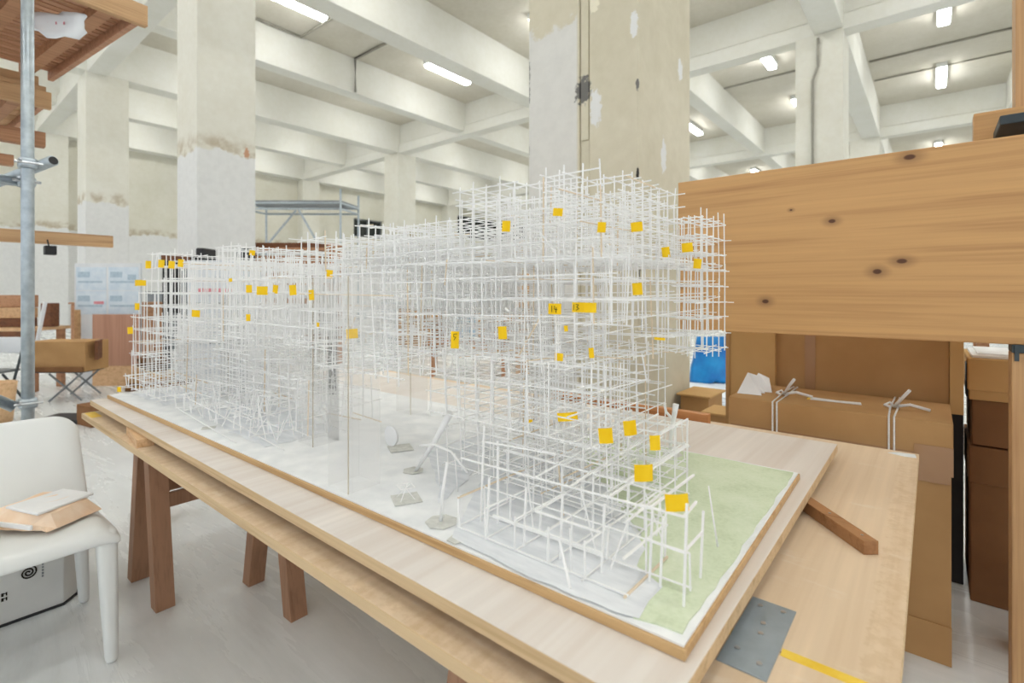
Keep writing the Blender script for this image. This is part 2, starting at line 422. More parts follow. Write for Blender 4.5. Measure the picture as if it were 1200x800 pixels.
TZ = .74
tb = thing('work_table', (-1.5, 1.4, .715), 'large worn plywood table top on wooden trestles', 'table')
def tpart(b, name, m, **k): return b.build(name, m, tb, **k)
for (y0, y1) in ((.545, .876), (.880, 2.26)):
    p = tpart(MB().box(-3.05, -.035, y0, y1, .716, TZ), 'top_panel', M['ply'], bevel=.0015)
e = MB()
e.box(-3.05, -.036, .5435, .5455, .7165, .7395).box(-.0362, -.0345, .546, 2.259, .7165, .7395)
tpart(e, 'edge_band', M['ply_edge'])
pl = tpart(MB().box(-.254, -.183, .795, 1.002, TZ, .7425), 'joint_plate', M['plate'], bevel=.0008)
pl['label'] = 'flat zinc plate screwed over the joint'
for (x, y) in [(-.236,.98),(-.2,.985),(-.219,.93),(-.216,.9),(-.236,.84),(-.2,.825)]:
    b = MB(); n = 12
    ring = [(x+.0045*math.cos(2*math.pi*q/n), y+.0045*math.sin(2*math.pi*q/n)) for q in range(n)]
    b.prism(ring, .7425, .744)
    b.build('screw', M['screw'], pl)
tpart(MB().box(-.181, -.05, .868, .888, TZ, .7404), 'joint_tape', M['yellow_tape'])['label'] = 'yellow tape along the joint'
tpart(MB().box(-.30, -.256, .868, .888, TZ, .7404), 'joint_tape', M['yellow_tape'])
tpart(MB().box(-3.04, -2.9, .552, .59, TZ, .7404), 'joint_tape', M['yellow_tape'])
tpart(MB().prism([(-.10,2.235),(-.045,2.245),(-.04,2.2),(-.075,2.195),(-.12,2.21)], TZ, .7404), 'tape_patch', M['white_tape'])
# spacers between the table and the upper board
o = MB().bar((-.10,1.325,TZ+.0149), (-.62,1.92,TZ+.0149), .032, .0292).build('batten', M['batten'], bevel=.001)
tag(o, 'dark brown square batten poking out from under the pale board', 'batten')
for (x, y) in ((-.118,1.346),(-.19,1.43)):
    MB().tube([(x,y,TZ+.0298),(x,y,TZ+.0308)], .003, 8).build('nail_head', M['screw'], o)
o = MB().bar((-2.205,.574,TZ+.0149), (-2.46,.604,TZ+.0149), .055, .0292).build('spacer_block', M['block'], bevel=.001)
tag(o, 'short pale wood block under the near edge of the pale board', 'block')
tag(MB().bar((-1.2,1.0,TZ+.015),(-1.2,1.8,TZ+.015),.04,.0296).build('spacer_block', M['block']), 'hidden pale spacer strip under the middle of the pale board', 'block')
o = MB().box(-1.45, -.69, 2.06, 2.095, TZ+.0006, .812).build('timber_bar', M['orange_bar'], bevel=.002)
tag(o, 'orange-brown timber bar lying along the far edge of the table', 'timber')
ub = MB().box(-3.06, -.244, .578, 2.0, .770, .795).build('pale_board', M['ply_pale'], bevel=.001)
tag(ub, 'pale lauan plywood sheet carrying the white model, raised on spacers', 'board')
e = MB().box(-3.06, -.2442, .5770, .5785, .7705, .7935).box(-.2445, -.2428, .579, 1.999, .7705, .7935)
e.build('board_edge', M['ply_edge'], ub)

# ------------------------------------------------------------------ architectural model
ANG = math.radians(1.0)
am = thing('architectural_model', (-.26, .685, .795), 'white architectural model of stacked stick lattice with yellow flags on a wooden base', 'model')
def mpart(b, name, m, **k): return b.build(name, m, am, **k)
def rot(x, y):   # the base sits slightly askew on the board
    dx, dy = x+.26, y-.685
    return (-.26+dx*math.cos(ANG)-dy*math.sin(ANG), .685+dx*math.sin(ANG)+dy*math.cos(ANG))
BX0 = -3.04; BY1 = 1.555
quad = [rot(BX0,.685), rot(-.26,.685), rot(-.26,BY1), rot(BX0,BY1)]
bs = mpart(MB().prism(quad, .7955, .8105), 'base_board', M['base_wood'], bevel=.001)
bs['label'] = 'brown wooden edge strip of the model base'
inner = [rot(BX0+.004,.691), rot(-.264,.691), rot(-.264,BY1-.004), rot(BX0+.004,BY1-.004)]
pg = MB()
nx, ny = 90, 28
vs = []; fs = []
prnd = random.Random(3)
for i in range(nx+1):
    for j in range(ny+1):
        u, v_ = i/nx, j/ny
        x, y = rot(BX0+.004+(2.772)*u, .691+(BY1-.695)*v_)
        edge = min(i, nx-i, j, ny-j)
        vs.append((x, y, .8135 + (0 if edge == 0 else prnd.uniform(-.0005, .0012))))
for i in range(nx):
    for j in range(ny):
        a = i*(ny+1)+j; fs.append((a, a+ny+1, a+ny+2, a+1))
n0 = len(vs)
rim = [(i*(ny+1)) for i in range(nx+1)] + [nx*(ny+1)+j for j in range(1, ny+1)] + [(i*(ny+1)+ny) for i in range(nx-1, -1, -1)] + [j for j in range(ny-1, 0, -1)]
for r in rim: vs.append((vs[r][0], vs[r][1], .8105))
for q in range(len(rim)):
    a, b_ = rim[q], rim[(q+1) % len(rim)]
    fs.append((a, n0+q, n0+(q+1) % len(rim), b_))
mpart(pg.add(vs, fs), 'plaster_ground', M['plaster'])
def sheet(poly, z0, z1, name, m, jit=.006):
    out = []
    q = random.Random(len(poly)*7)
    for i in range(len(poly)):
        a = Vector(poly[i]); b = Vector(poly[(i+1) % len(poly)])
        n = max(1, int((b-a).length/.035))
        for t in range(n):
            p = a.lerp(b, t/n)
            out.append((p.x+q.uniform(-jit, jit), p.y+q.uniform(-jit, jit)))
    return mpart(MB().prism(out, z0, z1), name, m)
sheet([rot(-.93,1.535), rot(-.272,1.54), rot(-.274,.712), rot(-.345,.70), (-.40,.74), (-.45,.95), (-.72,1.2)], .8138, .8158, 'green_felt', M['green'], .003)['label'] = 'pale green felt lawn'
sheet([(-.735,.70),(-.52,.685),(-.335,.70),(-.345,.80),(-.40,.83),(-.42,.90),(-.62,1.12),(-.86,1.30),(-1.02,1.22),(-.86,.9)], .8160, .8168, 'grey_paper', M['grey_paper'], .004)['label'] = 'pale grey paper paving sheet'
sheet([(-.87,.80),(-1.05,1.25),(-1.2,1.3),(-1.22,1.05)], .8150, .8156, 'grey_paper', M['grey_paper'], .01)
sheet([(-2.35,.76),(-1.62,.735),(-1.62,1.0),(-2.3,1.05)], .8150, .8156, 'grey_paper', M['grey_paper'], .012)
sheet([(-2.95,.72),(-2.55,.73),(-2.6,1.2),(-2.95,1.25)], .8150, .8156, 'grey_paper', M['grey_paper'], .012)
def patch(x, y, s, n=4):
    mpart(MB().prism([(x+s*math.cos(a), y+s*math.sin(a)) for a in [.3+2*math.pi*q/n for q in range(n)]], .8150, .8166), 'felt_patch', M['grey_felt'])
for (x, y, s, n) in ((-.953,.762,.045,4),(-.80,.733,.035,7),(-1.09,.895,.03,6),(-.60,1.48,.03,7),(-.72,.70,.02,5),(-1.28,1.0,.05,4),(-2.0,.71,.03,4)):
    patch(x, y, s, n)

# --- stick lattice
rods = []           # (p0, p1, thickness, tan)
lr = random.Random(11)
def lattice(x0, x1, y0, y1, z0, z1, c, th, occ, keep=(1,1,1), over=.28, jit=.0025, tilt=0.0, spike=0.0, brk=.10):
    nx = int(round((x1-x0)/c[0]))+1; ny = int(round((y1-y0)/c[1]))+1; nz = int(round((z1-z0)/c[2]))+1
    P = lambda i, j, k: (x0+i*c[0], y0+j*c[1], z0+k*c[2])
    O = {}
    for i in range(nx):
        for j in range(ny):
            for k in range(nz):
                if occ(*P(i, j, k)): O[(i, j, k)] = 1
    dims = (nx, ny, nz)
    for ax in range(3):
        a1, a2 = [q for q in range(3) if q != ax]
        for u in range(dims[a1]):
            for w in range(dims[a2]):
                if lr.random() > keep[ax]: continue
                run = []
                for t in range(dims[ax]+1):
                    idx = [0,0,0]; idx[ax] = t; idx[a1] = u; idx[a2] = w; idx = tuple(idx)
                    ok = t < dims[ax] and idx in O
                    if ok: run.append(idx)
                    if (not ok) or (len(run) > 3 and lr.random() < brk):
                        if len(run) >= 2:
                            p = Vector(P(*run[0])); q = Vector(P(*run[-1]))
                            d = (q-p).normalized()
                            lo, hi = lr.uniform(0, over), lr.uniform(0, over)
                            if ax == 2: lo = 0 if p.z < .9 else lo*.6; hi = lr.uniform(0, over)+(spike*lr.random() if lr.random() < .5 else 0)
                            p = p-d*lo*c[ax]; q = q+d*hi*c[ax]
                            J = lambda s=1: Vector([lr.uniform(-jit, jit)*s for _ in range(3)])
                            T = Vector((lr.gauss(0, tilt), lr.gauss(0, tilt), lr.gauss(0, tilt)))
                            p = p+J(); q = q+J()+T*(q-p).length
                            if p.z < .8165: p.z = .8165
                            if q.z < .8165: q.z = .8165
                            rods.append((p, q, th*lr.uniform(.85, 1.15), lr.random() < .03))
                        run = [idx] if ok else []
# upper right block: clean orthogonal lattice
def occ_top(x, y, z):
    top = 1.545
    if x < -1.0: top = 1.50
    if x < -1.15: top = 1.46
    if y > 1.30 and x > -.56: top = 1.50
    if y > 1.42: top = min(top, 1.46)
    top -= .034*int(1.35*abs(math.sin(x*13.7+y*9.1)*math.sin(x*7.3-y*15.0)))
    return z <= top
lattice(-1.27, -.49, .87, 1.50, 1.375, 1.545, (.043,.046,.034), .0023, occ_top, (.97,.97,.97), .6, .002, .004, brk=.10)
# its lower storeys: sparser
def occ_mid(x, y, z):
    if z < 1.20 and x > -.55 and y < 1.1: return False
    if z < 1.16 and x > -.50: return False
    h = math.sin(x*9.1+1.3)*math.sin(y*8.3)*.5+.5
    return h > .12
lattice(-1.22, -.46, .86, 1.46, 1.15, 1.375, (.042,.066,.045), .0023, occ_mid, (.85,.62,.9), .6, .005, .012, spike=.02)
# right outrigger in front of the cedar plank
lattice(-.50, -.44, 1.26, 1.45, 1.15, 1.50, (.03,.047,.042), .0023, lambda x, y, z: not (x > -.46 and y < 1.3 and z < 1.2), (1,1,.95), .8, .002)
# mid storeys down to the terraces
def occ_low(x, y, z):
    if z > 1.06: return y > .84 and x < (-.5 if y < 1.15 else -.56)
    if z > .98: return y > .80 and x < (-.47 if y < 1.1 else -.56)
    return x < -.5 and y > .90
lattice(-.98, -.46, .80, 1.34, .85, 1.15, (.052,.06,.05), .0024, occ_low, (.9,.85,.92), .35, .005, .010)
# front terraces, wide frames
def occ_ter(x, y, z):
    top = .935
    if y > .86: top = .99
    if y > 1.0: top = 1.05
    if x > -.34: return .76 < y < .89 and z <= .96 and (z < .9 or y < .8)
    if x > -.42: return y < .95 and z <= .94
    if x < -.66 and y < .80: top = .90
    return z <= top
lattice(-.75, -.30, .735, 1.20, .82, 1.06, (.075,.078,.059), .0030, occ_ter, (.85,.9,.92), .08, .002, .006, brk=.03)
# bridge over the clear columns
def occ_bridge(x, y, z):
    lo = 1.10 + .03*math.sin(x*7)
    if x > -1.05: lo = 1.06
    top = 1.44 + .025*math.sin(x*11+y*5)
    h = math.sin(x*6.1+2)*math.sin(y*9.3+z*7)
    return lo <= z <= top and h > -.62
lattice(-1.95, -.95, .74, 1.34, 1.05, 1.46, (.045,.06,.05), .0024, occ_bridge, (.8,.75,.95), .45, .006, .012, spike=.035)
# spiky cluster rising beside the block
lattice(-1.42, -1.10, .84, 1.1, 1.40, 1.52, (.04,.052,.03), .0026, lambda x, y, z: z < 1.5-.25*abs(x+1.25), (.9,.9,.95), .6, .004, .01, .05)
# left wing
def occ_left(x, y, z):
    top = 1.46 + .02*math.sin(x*9)
    if x < -2.62: top = 1.41
    if x < -2.72: top = 1.30
    if x < -2.80: top = 1.2
    if x < -2.9: top = 1.0
    if x < -2.93: top = .92
    if z < 1.08 and x > -2.45: return y > .9 and x < -2.2
    if y < .74 and z > 1.15 and x > -2.1: return False
    return z <= top
lattice(-2.99, -1.9, .70, 1.30, .85, 1.47, (.055,.06,.056), .0030, occ_left, (.82,.78,.94), .35, .005, .008, spike=.04)
# left lower pile reaching the ground, a little tangled
def occ_pile(x, y, z):
    top = 1.10
    if y < .80: top = .96
    if y < .75: top = .89
    if x > -1.66: top -= .08
    return z <= top
lattice(-2.36, -1.58, .725, 1.10, .835, 1.10, (.065,.065,.055), .0029, occ_pile, (.75,.7,.72), .25, .006, .045)
# loose stays and legs
def rod(p, q, th, tan=False): rods.append((Vector(p), Vector(q), th, tan))
G = .8165
for i in range(10):
    x = lr.uniform(-.72, -.36); y = lr.uniform(.73, 1.05)
    rod((x, y, G), (x+lr.uniform(-.035,.035), y+lr.uniform(-.03,.03), lr.uniform(.86,.94)), .0026, lr.random() < .15)
for i in range(40):
    x = lr.uniform(-2.3, -1.6); y = lr.uniform(.73, .95)
    rod((x, y, G), (x+lr.uniform(-.05,.05), y+lr.uniform(-.03,.03), lr.uniform(.87,.95)), .0028)
for i in range(26):
    x = lr.uniform(-2.95, -2.4); y = lr.uniform(.71, 1.1)
    rod((x, y, G), (x+lr.uniform(-.03,.03), y+lr.uniform(-.02,.02), .87), .003)
for i in range(24):
    x = lr.uniform(-2.6, -.6); y = lr.uniform(.8, 1.3); z = lr.uniform(1.15, 1.4)
    rod((x, y, z), (x+lr.uniform(-.09,.09), y+lr.uniform(-.05,.05), z+lr.uniform(-.09,.09)), .0026, lr.random() < .3)
for (x, y, zt) in [(-.365,.803,.939),(-.44,.775,.935),(-.52,.765,.935),(-.60,.76,.93),(-.69,.755,.93),(-.295,.772,.975),(-.303,.868,.93),(-.345,.80,.93)]:
    rod((x, y, G), (x+.004, y+.003, zt), .0036)
rod((-.365,.803,.939), (-.80,.792,.936), .0034); rod((-.365,.803,.939), (-.362,1.0,.941), .0038); rod((-.44,.80,.939), (-.44,1.18,.944), .0038)
rod((-.52,.80,.939), (-.55,1.2,.944), .0037); rod((-.60,.80,.938), (-.63,1.22,.944), .0037)
rod((-.295,.772,.90), (-.36,.775,.90), .0034); rod((-.295,.772,.90), (-.30,.868,.895), .0034); rod((-.295,.772,.955), (-.30,.84,.955), .0037); rod((-.295,.772,.955), (-.37,.775,.953), .0034)
rod((-.42,.745,.868), (-.66,.74,.866), .004); rod((-.56,.745,.90), (-.43,.75,.899), .0034); rod((-.56,.745,.90), (-.555,.84,.905), .0034)
rod((-3.027,.682,G), (-3.026,.682,.85), .003); rod((-2.84,.70,.85), (-2.842,.69,1.15), .003); rod((-2.94,.70,.85), (-3.027,.684,.848), .003)
rod((-.50,.735,.868), (-.455,.70,G), .004); rod((-.73,.79,1.02), (-.735,.785,G), .0034); rod((-.70,.80,.99), (-.70,.80,G), .004); rod((-.735,.79,.985), (-.56,.81,.988), .0028)
# pieces that show largest become single sticks, the rest one part
def proj(p):
    r_ = p.x*.7705+p.y*.6374; d = -p.x*.6374+p.y*.7705
    return d, 595*r_/d, 595*(p.z-1.3)/d
def size(r):
    d0, u0, v0 = proj(r[0]); d1, u1, v1 = proj(r[1])
    return math.hypot(u1-u0, v1-v0)*(r[2]/(.5*(d0+d1)))
order = sorted(rods, key=size, reverse=True)
unit = {}
for tan in (0, 1):
    me = bpy.data.meshes.new('stick')
    b = MB().box(-.5,.5,-.5,.5,0,1)
    me.from_pydata(b.v, [], b.f); me.materials.append(M['stick_tan'] if tan else M['stick']); unit[tan] = me
pinv = am.matrix_basis.inverted()
for (p, q, th, tan) in order[:300]:
    o = bpy.data.objects.new('stick', unit[int(tan)]); COL.objects.link(o)
    d = q-p
    o.parent = am; o.matrix_parent_inverse = pinv
    o.rotation_mode = 'QUATERNION'
    o.location = p; o.scale = (th, th, d.length)
    dn = d.normalized()
    o.rotation_quaternion = Vector((0,0,1)).rotation_difference(dn)
for tan in (False, True):
    b = MB()
    for (p, q, th, tn) in order[300:]:
        if tn == tan: b.bar(p, q, th, th)
    o = mpart(b, 'stick_lattice', M['stick_tan'] if tan else M['stick'])
    o['kind'] = 'stuff'

# --- clear acrylic columns
def acrylic(x1, y0, w, zt):
    x0, y1, t = x1-w, y0+w, .0022
    for (a, b_, c_, d_) in ((x0,x1,y0,y0+t),(x0,x1,y1-t,y1),(x0,x0+t,y0+t,y1-t),(x1-t,x1,y0+t,y1-t)):
        mpart(MB().box(a, b_, c_, d_, .8150, zt), 'acrylic_panel', M['acrylic'])
    mpart(MB().box(x1-.001, x1+.001, y0-.001, y0+.001, .8150, zt), 'corner_seam', M['acrylic_edge'])
acrylic(-1.082, .690, .092, 1.34); acrylic(-1.498, .83, .092, 1.36); acrylic(-1.60, 1.30, .092, 1.36); acrylic(-1.0, 1.32, .092, 1.3); acrylic(-2.45, .95, .092, 1.30); acrylic(-2.2,1.25,.092,1.3)
# --- small figures on the model ground
def twig(pts, r0, r1, name='model_tree'):
    return mpart(MB().tube(pts, r0, 7, r1), name, M['stick'], smooth=True)
t1 = twig([(-.596,1.45,G),(-.590,1.448,.90),(-.58,1.446,.945),(-.575,1.445,.975)], .0045, .009)
MB().tube([(-.585,1.446,.93),(-.603,1.44,.95),(-.607,1.438,.973)], .0045, 7, .004).build('branch', M['stick'], t1)
MB().tube([(-.588,1.447,.90),(-.600,1.444,.915)], .003, 7).build('branch', M['stick'], t1)
twig([(-.315,.996,G),(-.322,.992,.87),(-.33,.99,.93)], .0022, .0012)
twig([(-.802,.733,G),(-.80,.735,.87),(-.785,.735,.945)], .004, .003)
twig([(-1.08,.895,G),(-1.0,.90,.92),(-.951,.90,.992)], .004, .010, 'leaning_strut')
twig([(-1.02,.86,.905),(-.97,.862,.918),(-.91,.866,.91),(-.86,.872,.868)], .003, .003, 'arched_strut')
for (x, y) in ((-.96,.864),(-.90,.868)): twig([(x,y,.908),(x+.01,y,G)], .0018, .0018, 'thin_leg')
n = 24
dsk = [(-1.316+.032*math.cos(2*math.pi*q/n), .99, G+.032+.032*math.sin(2*math.pi*q/n)) for q in range(n)]
dsk2 = [(x, y+.006, z) for x, y, z in dsk]
mpart(MB().add(dsk+dsk2, [tuple(range(n)), tuple(range(2*n-1,n-1,-1))]+[(i,n+i,n+(i+1)%n,(i+1)%n) for i in range(n)]), 'paper_disc', M['paper'])
ws = MB()
for a in range(4):
    x, y = -.955+.024*math.cos(a*1.57+.4), .762+.024*math.sin(a*1.57+.4)
    ws.bar((x, y, G), (-.955-.4*(x+.955), .762-.4*(y-.762), .85), .0016, .0016)
    x2, y2 = -.955+.024*math.cos(a*1.57+1.97), .762+.024*math.sin(a*1.57+1.97)
    ws.bar((x, y, .845), (x2, y2, .845), .0016, .0016)
mpart(ws, 'wire_stool', M['stick'])
# --- yellow flags
fr_ = random.Random(5)
def flag(x, y, z, w, h, rz=None, rx=None, txt=None):
    rz = fr_.uniform(-.25, .25)+.3 if rz is None else rz
    rx = fr_.uniform(-.12, .12) if rx is None else rx
    mm = Matrix.Translation((x, y, z)) @ Matrix.Rotation(rz, 4, 'Z') @ Matrix.Rotation(rx, 4, 'Y')
    n = 6; b = MB(); vs = []
    for s in (0, 1):
        for i in range(n+1):
            u = i/n-.5
            bend = .10*w*math.sin(math.pi*(i/n))*fr_.choice((1,1))
            for q in (-.5, .5):
                vs.append(mm @ Vector((u*w, -bend+s*.0006, q*h)))
    fs = []
    m_ = 2*(n+1)
    for i in range(n):
        a = 2*i; fs.append((a, a+2, a+3, a+1)); fs.append((m_+a, m_+a+1, m_+a+3, m_+a+2))
        fs.append((a, m_+a, m_+a+2, a+2)); fs.append((a+1, a+3, m_+a+3, m_+a+1))
    fs.append((0, 1, m_+1, m_)); e_ = 2*n; fs.append((e_, m_+e_, m_+e_+1, e_+1))
    o = mpart(b.add(vs, fs), 'paper_flag', M['flag'])
    if txt:
        tb_ = MB()
        for (ax, az, bx, bz) in txt:
            p = mm @ Vector((ax*w, -.10*w-.0004, az*h)); q = mm @ Vector((bx*w, -.10*w-.0004, bz*h))
            tb_.bar(p, q, .0011, .0005, up=(0,1,0))
        tb_.build('handwriting', M['ink'], o)
    return o
LF = [(173.6,310,7,9),(189,309,8,9),(201,310,8,9),(211.6,308,7,9),(164.5,331.5,14,7),(160.6,359,6,8),(152.5,387,7,8),(229.5,367,10,8),(270,328,4,4),(295.5,296,7,6),(292.6,338,7,9),(308,340.6,13,10),(323.5,339,6,10),(343,340,8,12),(365,345.5,6,12),(385.5,321,8,10),(412.5,391,13,11),(290.6,372,5,8),(372,380,4,5),(139.5,456,5,6)]
F3 = [(-2.578,.68,1.42),(-2.409,.68,1.418),(-2.288,.68,1.41),(-2.188,.68,1.412),(-2.687,.68,1.344),(-2.737,.68,1.239),(-2.843,.68,1.127),(-2.034,.68,1.226),(-1.736,.68,1.341),(-1.742,.75,1.433),(-1.719,.73,1.313),(-1.625,.73,1.307),(-1.537,.73,1.311),(-1.43,.73,1.308),(-1.326,.73,1.294),(-1.269,.75,1.351),(-1.128,.73,1.197),(-1.725,.73,1.219),(-1.329,.75,1.211),(-3.027,.68,.834)]
for (px, py, w, h), (x, y, z) in zip(LF, F3):
    d = -x*.6374+y*.7705
    flag(x, y, z, w*d/595*1.15, h*d/595, .45)
V14 = [(-.22,.3,-.22,-.3),(.0,.3,-.02,-.05),(-.02,-.05,.22,-.05),(.12,.15,.12,-.35)]
V13 = [(-.42,.3,-.42,-.3),(-.33,.3,-.22,.25),(-.22,.25,-.30,.02),(-.30,.02,-.2,-.12),(-.2,-.12,-.33,-.3)]
V5 = [(-.1,.35,.25,.35),(-.1,.35,-.12,.18),(-.12,.18,.15,.16),(.15,.16,-.1,-.02)]
RF = [(-.72,.85,1.446,.019,.024,None),(-.583,.85,1.463,.020,.016,None),(-.58,.835,1.268,.026,.0215,V14),(-.512,.835,1.272,.046,.019,V13),(-.86,.83,1.19,.02,.04,V5),(-.722,.84,1.213,.02,.028,None),(-.511,.86,1.183,.01,.02,None),(-.587,.86,1.169,.017,.016,None),(-.57,.86,1.228,.008,.012,None),
      (-.49,.863,1.426,.016,.02,None),(-.48,.993,1.439,.024,.02,None),(-.45,1.20,1.408,.025,.022,None),(-.44,1.24,1.371,.018,.024,None),(-.48,1.145,1.395,.018,.024,None),(-.47,.975,1.308,.02,.025,None),(-.48,1.11,1.195,.024,.006,None)]
for (x, y, z, w, h, t) in RF: flag(x, y, z, w, h, .35 if t is None else .45, None if t is None else .02, t)
for (x, y, z, w, h) in [(-.586,.89,1.042,.042,.018),(-.723,.94,1.0,.012,.009),(-.474,.85,1.031,.026,.029),(-.469,.94,1.028,.026,.03),(-.416,.94,1.008,.02,.029),(-.393,.84,.982,.033,.03),(-.309,.78,.971,.036,.027)]:
    flag(x, y, z, w, h, fr_.uniform(.4, .8))

# ------------------------------------------------------------------ cedar plank frame on the right
o = MB().box(-.866, 1.25, 2.2, 2.29, 1.14, 1.787).build('cedar_plank', M['glulam'], bevel=.003)
tag(o, 'thick wide cedar plank with knots set on edge on a wooden post', 'plank')
o = thing('wooden_post', (.24, 2.24, 0), 'square wooden post with a dark bracket carrying the cedar plank', 'post')
MB().box(.19, .295, 2.2, 2.29, 0, 1.115).build('post_shaft', M['post'], o, bevel=.004)
MB().box(.19, .33, 2.195, 2.29, 1.115, 1.14).build('bracket', M['dark_metal'], o, bevel=.002)
MB().box(.196, .206, 2.19, 2.2, 1.09, 1.14).build('bracket_lug', M['dark_metal'], o)
o = thing('wooden_post', (1.1, 2.24, 0), 'far wooden post carrying the other end of the cedar plank', 'post')
MB().box(1.05, 1.155, 2.2, 2.29, 0, 1.14).build('post_shaft', M['post'], o, bevel=.004)
o = MB().box(.115, 1.2, 2.46, 2.53, 1.70, 1.942).build('cedar_beam', M['glulam'], bevel=.003)
tag(o, 'shorter cedar beam standing behind the thick plank', 'beam')
o = MB().box(.229, .334, 2.535, 2.64, 0, 2.6).build('corner_post', M['post'], bevel=.004)
tag(o, 'tall upright timber behind the cedar plank', 'post')
o = thing('steel_bracket', (.5, 2.33, 1.79), 'dark grey steel angle lying on top of the thick plank', 'bracket')
MB().box(.165, .9, 2.22, 2.44, 1.83, 1.86).build('angle_web', M['dark_metal'], o, bevel=.004)
MB().box(.30, .9, 2.22, 2.28, 1.788, 1.83).build('angle_flange', M['dark_metal'], o, bevel=.003)

# ------------------------------------------------------------------ cardboard boxes
def flap_box(name, x0, x1, y0, y1, z0, z1, lab, m, seam=None, group=None, tape=True):
    t = thing(name, ((x0+x1)/2, (y0+y1)/2, z0), lab, 'box', group)
    MB().box(x0, x1, y0, y1, z0, z1-(z1-seam if seam else 0)).build('box_body', m, t, bevel=.004)
    if seam:
        MB().box(x0-.005, x1+.005, y0-.005, y1+.005, seam-.06, z1).build('box_lid', m, t, bevel=.005)
    if tape:
        MB().box(x0+.28*(x1-x0), x0+.75*(x1-x0), y0-.0062, y0-.0052, z0+.05, z0+.12).build('tape_strip', M['pack_tape'], t)
    return t
bA = flap_box('cardboard_box', -.686, .052, 2.335, 2.74, 0, .845, 'tall brown cardboard box tied with white string behind the table', M['card'], .73)
MB().box(-.68, .05, 2.3285, 2.3298, .63, .73).build('tape_strip', M['pack_tape'], bA)
MB().box(-.05, .0575, 2.3270, 2.3285, .66, .76).build('tape_strip', M['pack_tape'], bA)
MB().box(-.686, .053, 2.3290, 2.3345, 0, .135).build('box_flap', M['card'], bA)
def string_loop(x, lab):   # tied round the box, part of it
    b = MB()
    for dx in (-.008, .008):
        b.tube([(x+dx,2.326,.10),(x+dx,2.326,.846),(x+dx*1.5,2.5,.849),(x+dx,2.745,.849),(x+dx,2.75,.6)], .0035, 6)
    rr = random.Random(int(x*100))
    b.tube([(x,2.50,.852),(x+.05,2.49,.868),(x+.11,2.5,.853)], .006, 6)
    b.tube([(x,2.50,.852),(x-.015,2.53,.862),(x-.03,2.50,.855),(x-.01,2.47,.855)], .005, 6)
    b.tube([(x,2.50,.852),(x+.03,2.46,.90),(x+.05,2.45,.93)], .006, 6)
    b.build('string_tie', M['string'], bA, smooth=True)['label'] = lab
string_loop(-.505, 'white string knotted around the box beside the paper tangle')
string_loop(-.115, 'white string knotted around the box near its right end')
b = MB()
for i, (x, y) in enumerate([(-.63,2.52),(-.62,2.6),(-.61,2.56),(-.63,2.46)]):
    b.add([(x-.05,y-.04,.8466),(x+.05,y-.03,.8466),(x+.02,y+.05,.86+.02*i),(x-.02,y+.02,.90+.012*i),(x+.01,y+.0,.8468)], [(0,1,3),(1,2,3),(2,0,3),(0,4,1),(0,2,4),(1,4,2)])
tag(b.build('crumpled_paper', M['paper']), 'crumpled white paper scrap on the tied box', 'paper')
b = thing('label_strip', (-.32,2.47,.8452), 'white paper strip with a yellow end on the tied box', 'paper')
MB().prism([(-.40,2.475),(-.22,2.485),(-.225,2.52),(-.30,2.505),(-.395,2.515)], .8456, .8500).build('strip_sheet', M['paper'], b)
MB().prism([(-.412,2.475),(-.40,2.475),(-.395,2.515),(-.407,2.515)], .8456, .8496).build('strip_end', M['yellow_tape'], b)
# tall flat box behind
t = thing('tall_carton', (-.36,2.83,0), 'tall upright brown carton with folded panels behind the tied box', 'box')
MB().box(-.80, .056, 2.80, 2.98, 0, 1.30).build('box_body', M['card'], t, bevel=.003)
MB().box(-.82, -.60, 2.775, 2.7995, 0, 1.30).build('side_panel', M['card_tan'], t, bevel=.002)
MB().box(-.835, -.815, 2.77, 2.98, 0, 1.30).build('side_flap', M['card'], t)
MB().box(-.475, -.43, 2.797, 2.7998, 0, 1.30).build('tape_strip', M['pack_tape'], t)
MB().box(.057, .10, 2.775, 2.98, .80, 1.30).build('side_flap', M['card_tan'], t)
# stack on the right
ST = 'stacked cartons beside the wooden post'
flap_box('carton', .125, .75, 2.89, 3.35, 0, .655, 'lowest large carton of the stack beside the wooden post', M['card_dark'], .56, ST)
flap_box('carton', .13, .75, 2.89, 3.35, .661, .850, 'middle carton of the stack beside the wooden post, its brown deepened for shade', M['card_dark'], None, ST, False)
t = flap_box('carton', .12, .75, 2.88, 3.35, .851, 1.025, 'topmost carton of the stack beside the wooden post, under white papers', M['card_tan'], .95, ST, False)
MB().box(.112, .118, 2.90, 3.0, .86, 1.0).build('side_strap', M['black'], t)
o = MB().box(.13, .72, 2.9, 3.3, 1.0265, 1.037).box(.15, .70, 2.92, 3.28, 1.037, 1.045).build('paper_stack', M['paper'])
tag(o, 'low stack of white papers on the topmost carton', 'paper')
o = MB().box(.06,.108,3.02,3.3,0,.9).build('leaning_board', M['black'], bevel=.003)
tag(o, 'narrow black board standing beside the carton stack', 'panel')
o = thing('storage_rack', (1.2, 4.6, 0), 'low timber shelf with boards behind the carton stack', 'shelf')
MB().box(.2, 2.4, 4.4, 4.8, 1.10, 1.13).build('shelf_board', M['block'], o); MB().box(.2, 2.4, 4.4, 4.8, .6, .63).build('shelf_board', M['block'], o)
for x in (.25, 2.35):
    for y in (4.43, 4.77): MB().box(x-.03, x+.03, y-.03, y+.03, 0, 1.1).build('leg', M['old_timber'], o)
o = MB().box(.32, .52, 4.5, 4.7, 1.131, 1.22).build('wood_offcut', M['old_timber'], bevel=.005); tag(o, 'brown timber offcut on the low shelf behind the cartons', 'offcut')
